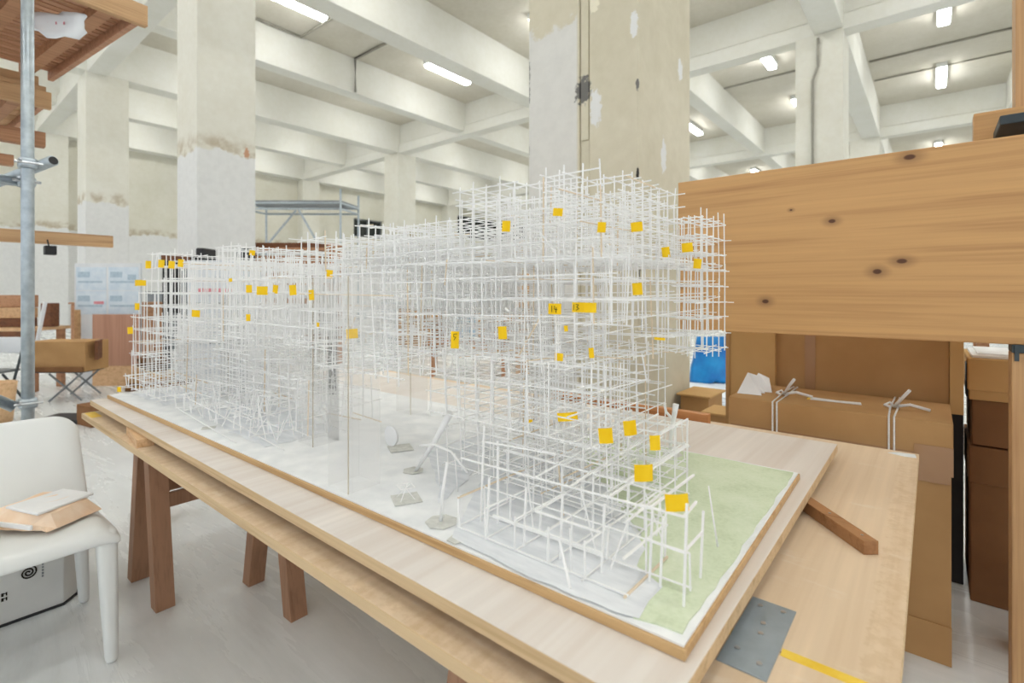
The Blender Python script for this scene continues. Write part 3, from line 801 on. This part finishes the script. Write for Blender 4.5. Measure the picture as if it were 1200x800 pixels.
# small open boxes behind the massive column's right side
t = thing('small_box', (-1.33,3.72,0), 'small open pale carton standing beside the massive column', 'box')
MB().box(-1.40, -1.20, 3.60, 3.9, 0, .56).build('box_body', M['card'], t, bevel=.004)
MB().box(-1.42, -1.18, 3.57, 3.92, .565, .58).build('lid_flap', M['card_tan'], t, bevel=.004)
t = thing('small_box', (-.95,3.2,0), 'low carton between the massive column and the tied box', 'box')
MB().box(-1.06, -.80, 3.08, 3.3, 0, .575).build('box_body', M['card'], t, bevel=.004)
MB().box(-1.07, -.79, 3.07, 3.31, .575, .59).build('lid_flap', M['card_tan'], t, bevel=.003)
# blue sheet bundle on a white cloth-covered crate
t = thing('blue_bag', (-2.5,7.55,0), 'crumpled blue plastic sheet bundle standing beyond the cartons', 'bag')
b = MB(); br = random.Random(4); nu, nv = 14, 10; vs = []
for sgn in (0, 1):
    for i in range(nu+1):
        for j in range(nv+1):
            u, v_ = i/nu, j/nv
            w = .62*(1-.18*v_); x = -.34+u*w+.12*v_
            zz = v_*.66-.03*math.sin(u*9)*(1-v_)
            th = (.16*(1-v_)**.6+.03)*math.sin(math.pi*min(max(u,.02),.98))**.5
            off = th*(-1 if sgn == 0 else 1)+br.uniform(-.015,.015)
            wx, wy = -2.48+x*.77-off*.64, 7.60+x*.64+off*.77
            vs.append((wx, wy, max(.006, zz)))
fs = []
m_ = (nu+1)*(nv+1)
for i in range(nu):
    for j in range(nv):
        a = i*(nv+1)+j; fs.append((a, a+nv+1, a+nv+2, a+1)); fs.append((m_+a, m_+a+1, m_+a+nv+2, m_+a+nv+1))
for i in range(nu):
    a = i*(nv+1)+nv; fs.append((a, a+nv+1, m_+a+nv+1, m_+a)); a = i*(nv+1); fs.append((a, m_+a, m_+a+nv+1, a+nv+1))
for i in (0, nu):
    for j in range(nv):
        a = i*(nv+1)+j; fs.append((a, a+1, m_+a+1, m_+a))
b.add(vs, fs).build('blue_sheet', M['blue'], t, smooth=True)
t = thing('basin', (-2.2,7.75,.68), 'white enamel basin with a green rim on a stand behind the blue bundle', 'basin')
n = 20
def ring_(r, z, cx=-2.25, cy=8.05): return [(cx+r*math.cos(2*math.pi*q/n), cy+r*math.sin(2*math.pi*q/n), z) for q in range(n)]
vs = ring_(.12,.66)+ring_(.24,.76)+ring_(.25,.765)+ring_(.13,.67)
b = MB().add(vs, [tuple(range(n-1,-1,-1))]+[(k_*n+i,k_*n+(i+1)%n,(k_+1)*n+(i+1)%n,(k_+1)*n+i) for k_ in range(3) for i in range(n)]+[tuple(3*n+q for q in range(n))])
b.build('basin_bowl', M['white_cab'], t, smooth=True)
MB().box(-2.45,-2.05,7.9,8.25,.0045,.655).build('basin_stand', M['white_sheet'], t)
o = MB().prism([(-3.3,6.2),(-1.6,6.6),(-1.5,9.2),(-3.2,9.0)], .001, .004).build('dust_sheet', M['white_sheet']); tag(o, 'white dust sheet spread on the floor under the blue bundle', 'sheet')

# ------------------------------------------------------------------ white chair and what lies on it
ch = thing('white_chair', (-2.48,.24,0), 'white moulded plastic armless chair beside the table', 'chair')
def grid_shell(prof, ya, yb, nv, curl, name):
    vs = []; fs = []
    for (x, z, c) in prof:
        for j in range(nv+1):
            v_ = j/nv; e = max(0, abs(v_-.5)*2-.80)/.2
            dip = -.012*(1-(abs(v_-.5)*2)**2)
            vs.append((x, ya+(yb-ya)*v_, z+dip*c-curl*c*e*e))
    w = nv+1
    for i in range(len(prof)-1):
        for j in range(nv): a = i*w+j; fs.append((a, a+w, a+w+1, a+1))
    o = MB().add(vs, fs).build(name, M['plastic'], ch, smooth=True)
    m = o.modifiers.new('solid','SOLIDIFY'); m.thickness = .016; m.offset = 0
    m = o.modifiers.new('sub','SUBSURF'); m.levels = 2; m.render_levels = 2
    return o
grid_shell([(-2.214,.428,.3),(-2.217,.458,.5),(-2.237,.482,.9),(-2.30,.490,1),(-2.45,.484,1),(-2.60,.477,1),(-2.70,.480,1)], -.03, .505, 12, .05, 'seat')
# backrest: rounded upper corners
vs = []; fs = []; nb, nh = 14, 10
for i in range(nh+1):
    h = i/nh
    for j in range(nb+1):
        u = j/nb*2-1
        zt = .785-.055*max(0, (abs(u)-.72)/.28)**2.2
        z = .44+(zt-.44)*h
        x = -2.675-.16*h**1.1-.022*(1-u*u)+.01
        vs.append((x, .238+u*.262*(1-.03*h), z))
w = nb+1
for i in range(nh):
    for j in range(nb): a = i*w+j; fs.append((a, a+1, a+w+1, a+w))
o = MB().add(vs, fs).build('backrest', M['plastic'], ch, smooth=True)
m = o.modifiers.new('solid','SOLIDIFY'); m.thickness = .02; m.offset = 0
m = o.modifiers.new('sub','SUBSURF'); m.levels = 1; m.render_levels = 2
def chair_leg(xt, yt, xb, yb, w0, w1, sy, zt):
    b = MB()
    lv = [(zt, w0*1.1), (zt-.045, w0*1.08), (zt-.12, w0), (0, w1)]
    vs = []
    for z, w_ in lv:
        t_ = 1-z/zt; cx = xt+(xb-xt)*t_; cy = yt+(yb-yt)*t_
        hy = w_*.5
        vs += [(cx-w_*.5, cy-hy, z), (cx+w_*.5, cy-hy, z), (cx+w_*.5, cy+hy, z), (cx-w_*.5, cy+hy, z)]
    fs = [(0,1,2,3), tuple(4*3+q for q in (3,2,1,0))]
    for k_ in range(3):
        for q in range(4): fs.append((k_*4+q, (k_+1)*4+q, (k_+1)*4+(q+1)%4, k_*4+(q+1)%4))
    b.add(vs, fs).build('leg', M['plastic'], ch, bevel=.016, smooth=True)
for s, y in ((1, .468), (-1, .006)):
    chair_leg(-2.252, y, -2.228, y+s*.012, .056, .038, s, .468)
    chair_leg(-2.68, y, -2.745, y+s*.03, .05, .036, s, .472)
# tissue pack
t = thing('paper_packet', (-2.45,.335,.499), 'packet of white paper in peach translucent wrapping on the chair seat', 'packet')
t.rotation_euler = (0,0,math.radians(28))
def loc_build(b, name, m, par, **k):
    o = b.build(name, m, None, **k); o.parent = par; return o
pk = MB(); vs = []
nu, nv = 10, 6; pr = random.Random(9)
prof = lambda u: .058*(1-abs(2*u-1)**5)
for sgn in (1, 0):
    for i in range(nu+1):
        for j in range(nv+1):
            u, v_ = i/nu, j/nv
            xx = -.16+.30*u; yy = (-.11+.22*v_)*(1 if i < nu-2 else .86)
            e = 1-abs(2*v_-1)**6
            h = .058*(1-(2*abs(u-.5))**7)*(.35+.65*e)+(pr.uniform(-.006,.006) if 0 < i < nu and 0 < j < nv else 0)
            if i < 3: h *= .72+.1*i
            vs.append((xx+pr.uniform(-.004,.004), yy+pr.uniform(-.004,.004), h if sgn else .001))
fs = []; m_ = (nu+1)*(nv+1)
for i in range(nu):
    for j in range(nv):
        a = i*(nv+1)+j; fs.append((a, a+nv+1, a+nv+2, a+1)); fs.append((m_+a, m_+a+1, m_+a+nv+2, m_+a+nv+1))
for i in range(nu):
    for jj in (0, nv):
        a = i*(nv+1)+jj; fs.append((a, a+nv+1, m_+a+nv+1, m_+a))
for j in range(nv):
    for ii in (0, nu):
        a = ii*(nv+1)+j; fs.append((a, a+1, m_+a+1, m_+a))
loc_build(pk.add(vs, fs), 'wrapping', M['peach'], t)
loc_build(MB().prism([(-.07,-.075),(.10,-.095),(.105,.09),(-.05,.10)], .056, .066), 'paper_sheets', M['paper'], t, bevel=.004).location.z = -.006
loc_build(MB().box(-.13,.10,-.116,-.109,.012,.026), 'paper_edge', M['paper'], t)
t = thing('wood_block', (-2.42,.13,.492), 'stack of thin pale wood plates at the left of the chair seat', 'block')
for q in range(4): MB().box(-2.47,-2.36,.04,.185,.4925+.0085*q,.5003+.0085*q).build('plate', M['block'], t)
t = thing('green_sprig', (-2.40,.185,.527), 'tiny tuft of green leaves on the wood plates', 'plant')
b = MB(); lr2 = random.Random(2)
for q in range(26):
    x, y, z = -2.40+lr2.uniform(-.02,.02), .165+lr2.uniform(-.02,.014), .528+lr2.uniform(0,.03)
    a = lr2.uniform(0,6.28); r_ = .009
    b.add([(x,y,z),(x+r_*math.cos(a),y+r_*math.sin(a),z+.004),(x+1.6*r_*math.cos(a+.5),y+1.6*r_*math.sin(a+.5),z+.008),(x+r_*math.cos(a+1),y+r_*math.sin(a+1),z+.002)], [(0,1,2,3)])
b.build('foliage', M['leaf'], t)['kind'] = 'stuff'
# white box under the chair
t = thing('storage_box', (-2.97,.25,0), 'white equipment box with a dark spiral logo behind the chair legs', 'box')
MB().prism([(-3.15,-.2),(-2.79,-.2),(-2.79,.44),(-2.845,.492),(-3.15,.492)], .008, .37).build('box_body', M['grey_box'], t, bevel=.004)
MB().prism([(-3.155,-.2),(-2.785,-.2),(-2.785,.442),(-2.843,.497),(-3.155,.497)], 0, .008).build('base_rim', M['black'], t)
MB().prism([(-2.8495,.4895),(-2.8465,.4935),(-3.14,.4935),(-3.14,.4895)], .05, .34).build('side_panel', M['print_blue'], t)
b = MB(); pts = []
for q in range(40):
    a = q*.38; r_ = .003+.00062*q
    pts.append((-2.7875, .332+r_*math.cos(a), .18+r_*math.sin(a)))
b.tube(pts, .0028, 6)
b.build('spiral_logo', M['ink'], t)
b = MB()
for q in range(6): b.box(-2.7895,-2.7880,.372,.378,.145+.012*q,.152+.012*q)
b.build('logo_lettering', M['grey_metal'], t)
b = MB()
for z in (.098, .117): b.box(-2.7895,-2.7880,.255,.262,z,z+.013); b.box(-2.7895,-2.7880,.268,.272,z,z+.013); b.box(-2.7895,-2.7880,.262,.268,z+.008,z+.011)
b.build('box_lettering', M['ink'], t)

# ------------------------------------------------------------------ scaffold and timber on the left
t = thing('scaffold_frame', (-3.29,.39,0), 'galvanised steel scaffold frame of clamped tubes holding timber', 'scaffold')
def tubep(p, q, name='tube', r=.0243, m='steel'):
    o = MB().tube([p, q], r, 16).build(name, M[m], t, smooth=True); return o
tubep((-3.29,.391,0), (-3.30,.389,3.4), 'upright_tube')
tubep((-3.30,-1.0,0), (-3.30,-1.0,3.4), 'upright_tube'); tubep((-5.5,.15,0), (-5.5,.15,2.72), 'upright_tube'); tubep((-5.5,-1.2,0), (-5.5,-1.2,2.72), 'upright_tube')
tubep((-3.345,.42,1.83), (-3.345,-1.1,1.83), 'ledger_tube')
tubep((-3.235,.47,1.93), (-5.6,-.25,1.62), 'brace_tube')
tubep((-3.34,.35,.76), (-3.34,-.7,1.55), 'brace_tube')
for z in (1.60, 2.42, 2.24, 2.70): tubep((-5.45,.30,z), (-5.45,-1.25,z), 'ledger_tube')
for y in (.1, -.9): tubep((-3.25,y,2.964), (-5.30,y,2.964), 'ledger_tube')
def clamp(p):
    c_ = MB().box(p[0]-.034,p[0]+.034,p[1]-.034,p[1]+.034,p[2]-.025,p[2]+.025).build('clamp', M['steel'], t, bevel=.012)
    MB().tube([(p[0]+.03,p[1]-.05,p[2]),(p[0]+.03,p[1]+.05,p[2])], .007, 8).build('bolt', M['screw'], c_)
    MB().tube([(p[0]-.04,p[1]-.03,p[2]+.012),(p[0]+.055,p[1]-.03,p[2]+.012)], .006, 8).build('bolt', M['screw'], c_)
clamp((-3.295,.39,1.91)); clamp((-3.345,.39,1.83)); clamp((-3.295,.39,.78))
MB().tube([(-3.228,.472,1.931),(-3.231,.471,1.9305)], .019, 16).build('tube_mouth', M['black'], t)
# slatted timber roof section overhead
def slat_deck(name, corner, ang, lx, ly, z, nsl, lab, mats, thick=.03, gap=.014, joists=3, fascia=True):
    t = thing(name, (corner[0], corner[1], z), lab, 'timber deck', rz=ang)
    w = lx/nsl
    for i in range(nsl):
        o = MB().box(-lx+i*w+gap, -lx+(i+1)*w, -ly, 0, .10, .10+thick).build('slat', M[mats[i % len(mats)]], None); o.parent = t
    for j in range(joists):
        y = -.16-j*(ly-.2)/max(1, joists-1)
        o = MB().box(-lx, -.03, y-.045, y+.03, .035, .10).build('joist', M['old_timber'], None); o.parent = t
    if fascia:
        o = MB().box(-.03, .015, -ly-.02, .03, .02, .15).build('fascia', M['old_timber2'], None, bevel=.003); o.parent = t
        o = MB().box(-lx, .0, -.035, .0, .03, .0995).build('edge_joist', M['slat'], None, bevel=.003); o.parent = t
    return t
slat_deck('slatted_deck', (-3.85,.98), math.radians(6.5), 1.62, 1.5, 2.97, 26, 'reddish slatted timber deck held high on the scaffold', ['slat','old_timber'], joists=5)
slat_deck('slatted_deck', (-5.36,.74), math.radians(4), 1.3, 1.3, 2.725, 7, 'paler bundle of rounded timber slats below the high deck', ['old_timber2','block'], thick=.09, gap=.02, joists=2)
o = MB().box(-5.52,-5.38,-.9,.70,2.905,2.99).build('timber_beam', M['old_timber2'], bevel=.004); tag(o, 'squared timber lying across the paler slat bundle', 'timber')
o = MB().box(-5.45,-5.37,-1.2,.74,2.446,2.56).build('timber_board', M['old_timber'], bevel=.004); tag(o, 'upper reddish timber board on the scaffold tubes', 'timber')
o = MB().box(-5.45,-5.37,-1.2,.56,2.266,2.345).build('timber_board', M['old_timber'], bevel=.004); tag(o, 'short reddish timber board on the scaffold tubes', 'timber')
o = MB().box(-5.43,-5.38,-1.2,1.17,1.626,1.725).build('timber_board', M['old_timber2'], bevel=.004); o.location.z = .06
tag(o, 'long thin timber board reaching out towards the drawing board', 'timber')
# white bag hanging under the deck
t = thing('hanging_bag', (-3.95,.62,2.98), 'crumpled white plastic bag with red print under the high deck', 'bag')
b = MB(); vs = []; fs = []; hr = random.Random(8)
for i in range(7):
    for j in range(6):
        u, v_ = i/6-.5, j/5
        vs.append((-4.0+u*.30*(1-.5*v_)+.05*v_, .60+u*.22+hr.uniform(-.015,.015), 3.0-.05-.17*v_*(1-.5*abs(u))+hr.uniform(-.012,.012)))
for i in range(6):
    for j in range(5): a = i*6+j; fs.append((a, a+6, a+7, a+1))
o = b.add(vs, fs).build('bag_sheet', M['white_sheet'], t, smooth=True); m = o.modifiers.new('s','SOLIDIFY'); m.thickness = .01
b = MB()
for q in range(4): b.box(-4.06+.035*q,-4.04+.035*q,.53+.03*q,.535+.03*q,2.88,2.895)
b.build('red_print', M['print_red'], t)
o = MB().tube([(-5.40,1.02,1.72),(-5.395,1.03,1.66)], .006, 6).box(-5.43,-5.35,1.00,1.07,1.60,1.67).build('floodlight', M['black'], bevel=.006)
o.location = (.02,-.27,.0)
tag(o, 'small black floodlight hanging below the long thin board', 'floodlight')

# ------------------------------------------------------------------ left background
# folding stool with carton
def obox(cx, cy, ang, lx, ly, z0, z1):
    c_, s_ = math.cos(ang), math.sin(ang)
    return MB().prism([(cx+a*c_-b_*s_, cy+a*s_+b_*c_) for a, b_ in ((-lx/2,-ly/2),(lx/2,-ly/2),(lx/2,ly/2),(-lx/2,ly/2))], z0, z1)
CA = math.radians(39.6)
t = thing('folding_stool', (-7.9,1.1,0), 'folding stool with crossed grey metal legs under a carton', 'stool')
for (dx, dy) in ((0,0),(-.35,.25)):
    for s in (1,-1):
        MB().tube([(-7.95+dx-s*.14*.77,1.27+dy-s*.17*.77,.015),(-7.95+dx+s*.14*.77,1.27+dy+s*.17*.77,.34)], .012, 8).build('leg', M['grey_metal'], t)
obox(-8.15,1.33,CA,.6,.34,.345,.36).build('stool_seat', M['dark_metal'], t)
t = thing('long_carton', (-8.15,1.33,.362), 'long brown carton lying on the folding stool', 'box')
obox(-8.15,1.33,CA,.70,.36,.362,.72).build('box_body', M['card'], t, bevel=.006)
obox(-8.02,1.17,CA,.70,.02,.362,.42).build('lower_flap', M['card_dark'], t, bevel=.003)
obox(-7.86,1.57,CA+.5,.03,.32,.50,.725).build('end_flap', M['dark_timber'], t)
# folding chair
t = thing('folding_chair', (-7.6,.75,0), 'grey folding chair with white back behind the scaffold pole', 'chair')
for s in (0,1):
    dx, dy = .33*.77*s, .33*.64*s
    MB().tube([(-7.95+dx,.52+dy,.0),(-8.15+dx,.72+dy,.85)], .013, 8).build('leg', M['dark_metal'], t)
    MB().tube([(-8.2+dx,.75+dy,.0),(-7.9+dx,.5+dy,.43)], .013, 8).build('leg', M['dark_metal'], t)
obox(-8.02,.82,CA,.36,.03,.62,.80).build('backrest', M['white_cab'], t, bevel=.01)
obox(-7.88,.62,CA,.36,.36,.43,.46).build('seat', M['grey_metal'], t, bevel=.01)
o = obox(-7.89,.61,CA,.16,.12,.4625,.49).build('folded_papers', M['print_sheet']); tag(o, 'blue and white papers on the folding chair seat', 'paper')
# drawing board with prints
t = thing('drawing_board', (-9.2,2.2,0), 'white display board with four pale blue drawing sheets', 'board')
BC = (-9.05,1.90); 
def onb(u0, u1, v0, v1, off, th=.006):
    c_, s_ = math.cos(CA), math.sin(CA)
    P_ = lambda u, o_: (BC[0]+u*c_+o_*s_, BC[1]+u*s_-o_*c_)
    return MB().prism([P_(u0,off), P_(u1,off), P_(u1,off+th), P_(u0,off+th)], v0, v1)
onb(-.47,.47,.38,1.72,-.03,.03).build('board_panel', M['white_cab'], t)
for (u, z) in ((-.23,1.5),(.23,1.5),(-.23,1.16),(.23,1.16)):
    s_ = onb(u-.215,u+.215,z-.165,z+.165,.0,.003).build('drawing_sheet', M['print_sheet'], t)
    onb(u-.19,u-.02,z+.02,z+.10,.003,.002).build('drawing', M['print_blue'], s_)
    onb(u-.19,u+.16,z-.06,z-.03,.003,.002).build('drawing', M['print_blue'], s_)
    if u < 0 and z < 1.3: onb(u+.04,u+.18,z-.02,z+.02,.003,.002).build('drawing', M['print_red'], s_)
    elif u > 0 and z > 1.3: onb(u+.06,u+.18,z-.02,z+.06,.003,.002).build('drawing', M['print_blue'], s_)
onb(-.46,-.38,.30,1.06,.0,.02).build('board_prop', M['old_timber2'], t)
onb(-.40,.45,.0,.38,-.06,.03).build('board_skirt', M['white_sheet'], t)
o = onb(-.10,.56,.28,1.0,.12,.02).build('red_plywood_sheet', M['red_ply']); tag(o, 'reddish plywood sheet leaning in front of the display board', 'plywood')
onb(-.10,.56,.0,.28,.12,.02).build('support_block', M['block'], o)
# timber rack behind scaffold
t = thing('timber_workbench', (-9.6,1.0,0), 'workbench crowded with offcuts behind the scaffold pole', 'workbench')
obox(-9.85,.78,CA,1.7,.6,.80,.84).build('bench_top', M['block'], t)
obox(-9.67,.56,CA,1.7,.04,.72,.80).build('bench_rail', M['dark_timber'], t)
for (u, v_) in ((-.8,-.2),(.8,-.2),(-.8,.2),(.8,.2)):
    obox(-9.85+u*.77-v_*.64,.78+u*.64+v_*.77,CA,.07,.07,0,.8).build('leg', M['old_timber'], t)
for q, (cx, cy, a, lx, ly, z0, z1, mt, lab) in enumerate([(-9.95,.72,CA,1.3,.25,.842,.96,'dark_timber','dark timber block on the crowded workbench'),
    (-9.95,.72,CA-.05,1.4,.22,.962,1.10,'old_timber2','broad tan plank lying on the dark timber block'),
    (-9.85,.82,CA+.1,1.0,.2,1.102,1.27,'old_timber','angled brown board on top of the bench pile'),
    (-9.26,1.32,CA,.14,.14,.842,1.16,'dark_timber','dark upright carton at the end of the workbench')]):
    o = obox(cx,cy,a,lx,ly,z0,z1).build('offcut', M[mt], bevel=.01); tag(o, lab, 'offcut')
o = MB().bar((-8.95,1.05,0.005),(-8.90,1.22,1.18),.10,.03).build('white_plank', M['white_cab']); tag(o, 'white painted plank leaning against the workbench', 'plank')
o = MB().bar((-7.35,.62,.20),(-7.35,.62,.21),.01,.01)
vs = []
n = 18
for (r_, z) in ((.13,0),(.165,.40),(.15,.40),(.12,.03)): vs += [(-7.25+r_*math.cos(2*math.pi*q/n), .62+r_*math.sin(2*math.pi*q/n), z) for q in range(n)]
fs = [tuple(range(n-1,-1,-1)), tuple(3*n+q for q in range(n))]+[(k_*n+i,k_*n+(i+1)%n,(k_+1)*n+(i+1)%n,(k_+1)*n+i) for k_ in range(3) for i in range(n)]
o = MB().add(vs, fs).build('wooden_bucket', M['block'], smooth=True); tag(o, 'pale round wooden bucket on the floor beside the scaffold pole', 'bucket')
# sacks and flattened cartons on the floor
for (cx, cy, rx, rz, z, lab) in ((-8.10,2.20,.22,.14,.365,'brown crumpled sack on the low pile of cartons'),(-7.15,2.25,.22,.12,.125,'second darker sack on the floor beside the flattened cartons')):
    vs = []; fs = []; n, mrow = 14, 8; sr = random.Random(int(cx*50))
    for i in range(mrow+1):
        a = math.pi*i/mrow
        for q in range(n):
            b_ = 2*math.pi*q/n; k_ = 1+sr.uniform(-.16,.16)
            vs.append((cx+rx*k_*math.sin(a)*math.cos(b_), cy+rx*.8*k_*math.sin(a)*math.sin(b_), z+rz*k_*math.cos(a)*.8))
    for i in range(mrow):
        for q in range(n): fs.append((i*n+q, i*n+(q+1)%n, (i+1)*n+(q+1)%n, (i+1)*n+q))
    o = MB().add(vs, fs).build('sack', M['rolls'], smooth=True); tag(o, lab, 'sack')
t = thing('flat_cartons', (-8.0,1.95,0), 'low pile of flattened cartons on the floor beneath the sacks', 'cardboard')
for q in range(4): obox(-8.10+.01*q,2.20-.01*q,CA+.04*q,.52-.03*q,.34,.04*q+.002,.04*q+.038).build('carton_sheet', M['card' if q % 2 else 'card_dark'], t)
obox(-8.10,2.20,CA,.4,.3,.162,.235).build('carton_sheet', M['card_tan'], t)
t = thing('floor_carton', (-6.4,1.28,0), 'small open brown carton on the floor beyond the table end', 'box')
obox(-6.4,1.28,CA-.5,.30,.26,0,.20).build('box_body', M['card_dark'], t, bevel=.004)
obox(-6.25,1.42,CA-.2,.30,.02,.0,.23).build('open_flap', M['card'], t)
o = obox(-6.75,1.12,CA,.5,.3,.0,.045).build('black_mat', M['black'], bevel=.005); tag(o, 'dark flat case lying on the floor behind the chair', 'case')
# end of a timber bundle under the table's left end
t = thing('timber_bundle', (-3.3,.95,0), 'bundle of upright timber offcuts standing behind the table end', 'timber')
for q in range(5): MB().box(-3.36-.045*q,-3.322-.045*q,.90+.01*q,.98+.01*q,0,.66-.012*q).build('offcut_length', M[('old_timber','block','dark_timber')[q % 3]], t, bevel=.002)

# ------------------------------------------------------------------ middle background, seen through the lattice
t = thing('rolling_tower', (-11.6,6.1,0), 'aluminium rolling scaffold tower with a mesh platform behind the model', 'scaffold')
def tw(p, q, name, r=.025): MB().tube([p, q], r, 8).build(name, M['steel'], t)
A_ = [(-12.5,5.2),(-12.9,5.9),(-10.75,6.65),(-11.15,7.4)]
for (x, y) in A_: tw((x,y,0),(x,y,3.62 if x < -12 else 3.75), 'upright')
for (a, b_) in ((0,2),(1,3),(0,1),(2,3)):
    for z in (3.42, 3.28, 1.9): tw((*A_[a],z),(*A_[b_],z), 'rail')
tw((-12.4,5.25,1.9),(-11.6,6.0,3.25),'brace'); tw((-11.5,6.02,3.25),(-10.9,6.5,1.9),'brace')
MB().add([(*A_[0],3.43),(*A_[2],3.43),(*A_[3],3.43),(*A_[1],3.43),(*A_[0],3.48),(*A_[2],3.48),(*A_[3],3.48),(*A_[1],3.48)],[(0,3,2,1),(4,5,6,7),(0,1,5,4),(1,2,6,5),(2,3,7,6),(3,0,4,7)]).build('platform', M['grey_metal'], t)
t = thing('timber_shelving', (-9.4,4.9,0), 'tall stack of reddish-brown timber boards on shelving behind the model', 'shelf')
for x, y in ((-9.55,4.05),(-8.35,5.05)):
    obox(x,y,CA,.10,.5,0,2.18).build('shelf_side', M['old_timber'], t)
for z in (.5, 1.0, 1.45, 1.75, 2.05):
    obox(-8.95,4.55,CA,1.5,.5,z,z+.05).build('shelf_board', M['old_timber'], t)
SB = [(-9.2,4.35,.55,.3,1.5,1.66),(-8.70,4.76,.5,.3,1.5,1.62),(-9.0,4.5,1.3,.35,1.8,1.96),(-8.95,4.55,1.2,.4,2.102,2.19),(-9.0,4.5,1.1,.3,1.05,1.2)]
for q, (x, y, lx, ly, z0, z1) in enumerate(SB):
    o = obox(x,y,CA,lx,ly,z0+.001,z1).build('timber_board', M[('old_timber','dark_timber')[q % 2]], bevel=.005)
    tag(o, 'brown timber board stored on the shelving behind the model', 'timber', 'boards stored on the timber shelving')
t = thing('white_cabinet', (-7.75,3.0,0), 'pale cabinet with dark top equipment behind the left wing of the model', 'cabinet')
obox(-7.75,3.0,CA,.85,.5,0,1.75).build('cabinet_body', M['white_cab'], t, bevel=.01)
obox(-7.98,2.80,CA,.12,.3,1.75,1.93).build('top_unit', M['black'], t, bevel=.02); obox(-7.55,3.17,CA,.12,.3,1.75,1.93).build('top_unit', M['black'], t, bevel=.02)
obox(-7.58,2.79,CA,.5,.01,1.28,1.36).build('red_label', M['print_red'], t)
for z in (.6, 1.15, 1.5): obox(-7.585,2.795,CA,.84,.012,z,z+.012).build('drawer_gap', M['grey_metal'], t)
t = thing('tool_rack', (-8.9,2.65,0), 'black and brown coat rack standing in front of the column', 'rack')
obox(-8.78,2.55,CA,.10,.05,0,1.85).build('rack_post', M['black'], t); obox(-8.45,2.82,CA,.12,.05,0,1.86).build('rack_post', M['black'], t)
obox(-8.62,2.68,CA,.55,.05,1.78,1.86).build('rack_bar', M['dark_timber'], t)
obox(-8.66,2.64,CA,.10,.12,1.0,1.75).build('hanging_coat', M['black'], t); obox(-8.56,2.73,CA,.09,.10,.9,1.74).build('hanging_coat', M['grey_metal'], t)
t = thing('low_bench', (-5.6,5.75,0), 'low brown bench with boxes beyond the clear model columns', 'bench')
obox(-5.65,5.75,CA,1.2,.4,.50,.60).build('bench_top', M['old_timber'], t)
for u in (-.55, .55): obox(-5.65+u*.77,5.75+u*.64,CA,.06,.36,0,.5).build('leg', M['old_timber'], t)
for q, (u, w_, h, mt, lab) in enumerate([(-.45,.28,.24,'card_dark','brown carton on the low bench'),(-.05,.34,.30,'print_blue','grey-blue case on the low bench'),(.38,.3,.26,'card','tan carton on the low bench')]):
    o = obox(-5.65+u*.77,5.75+u*.64,CA,w_,.3,.601,.60+h).build('bench_box', M[mt], bevel=.01); tag(o, lab, 'box')
o = obox(-5.02,6.36,CA,.26,.04,0,2.15).build('cream_panel', M['card_tan'].copy() if False else M['block']); tag(o, 'tall narrow pale wood panel standing beside the massive column', 'panel')
for q, (x, y, w_, d_, h, mt, lab) in enumerate([(-11.5,2.6,1.4,.5,1.1,'old_timber','timber crate behind the display board'),(-13.5,4.2,1.2,.6,1.3,'grey_metal','grey metal cabinet far behind the model'),(-12.2,9.2,1.6,.6,1.0,'white_cab','white low cupboard far behind the model'),(-9.8,8.4,1.2,.5,.9,'card','brown carton pile far behind the bridge of the model'),(-7.6,8.6,1.0,.5,.8,'old_timber2','tan timber crate far behind the bridge of the model')]):
    t = thing('far_crate', (x,y,0), lab, 'crate')
    obox(x,y,CA,w_,d_,0,h).build('crate_body', M[mt], t, bevel=.02); obox(x,y,CA,w_+.04,d_+.04,h,h+.03).build('crate_lid', M[mt], t)
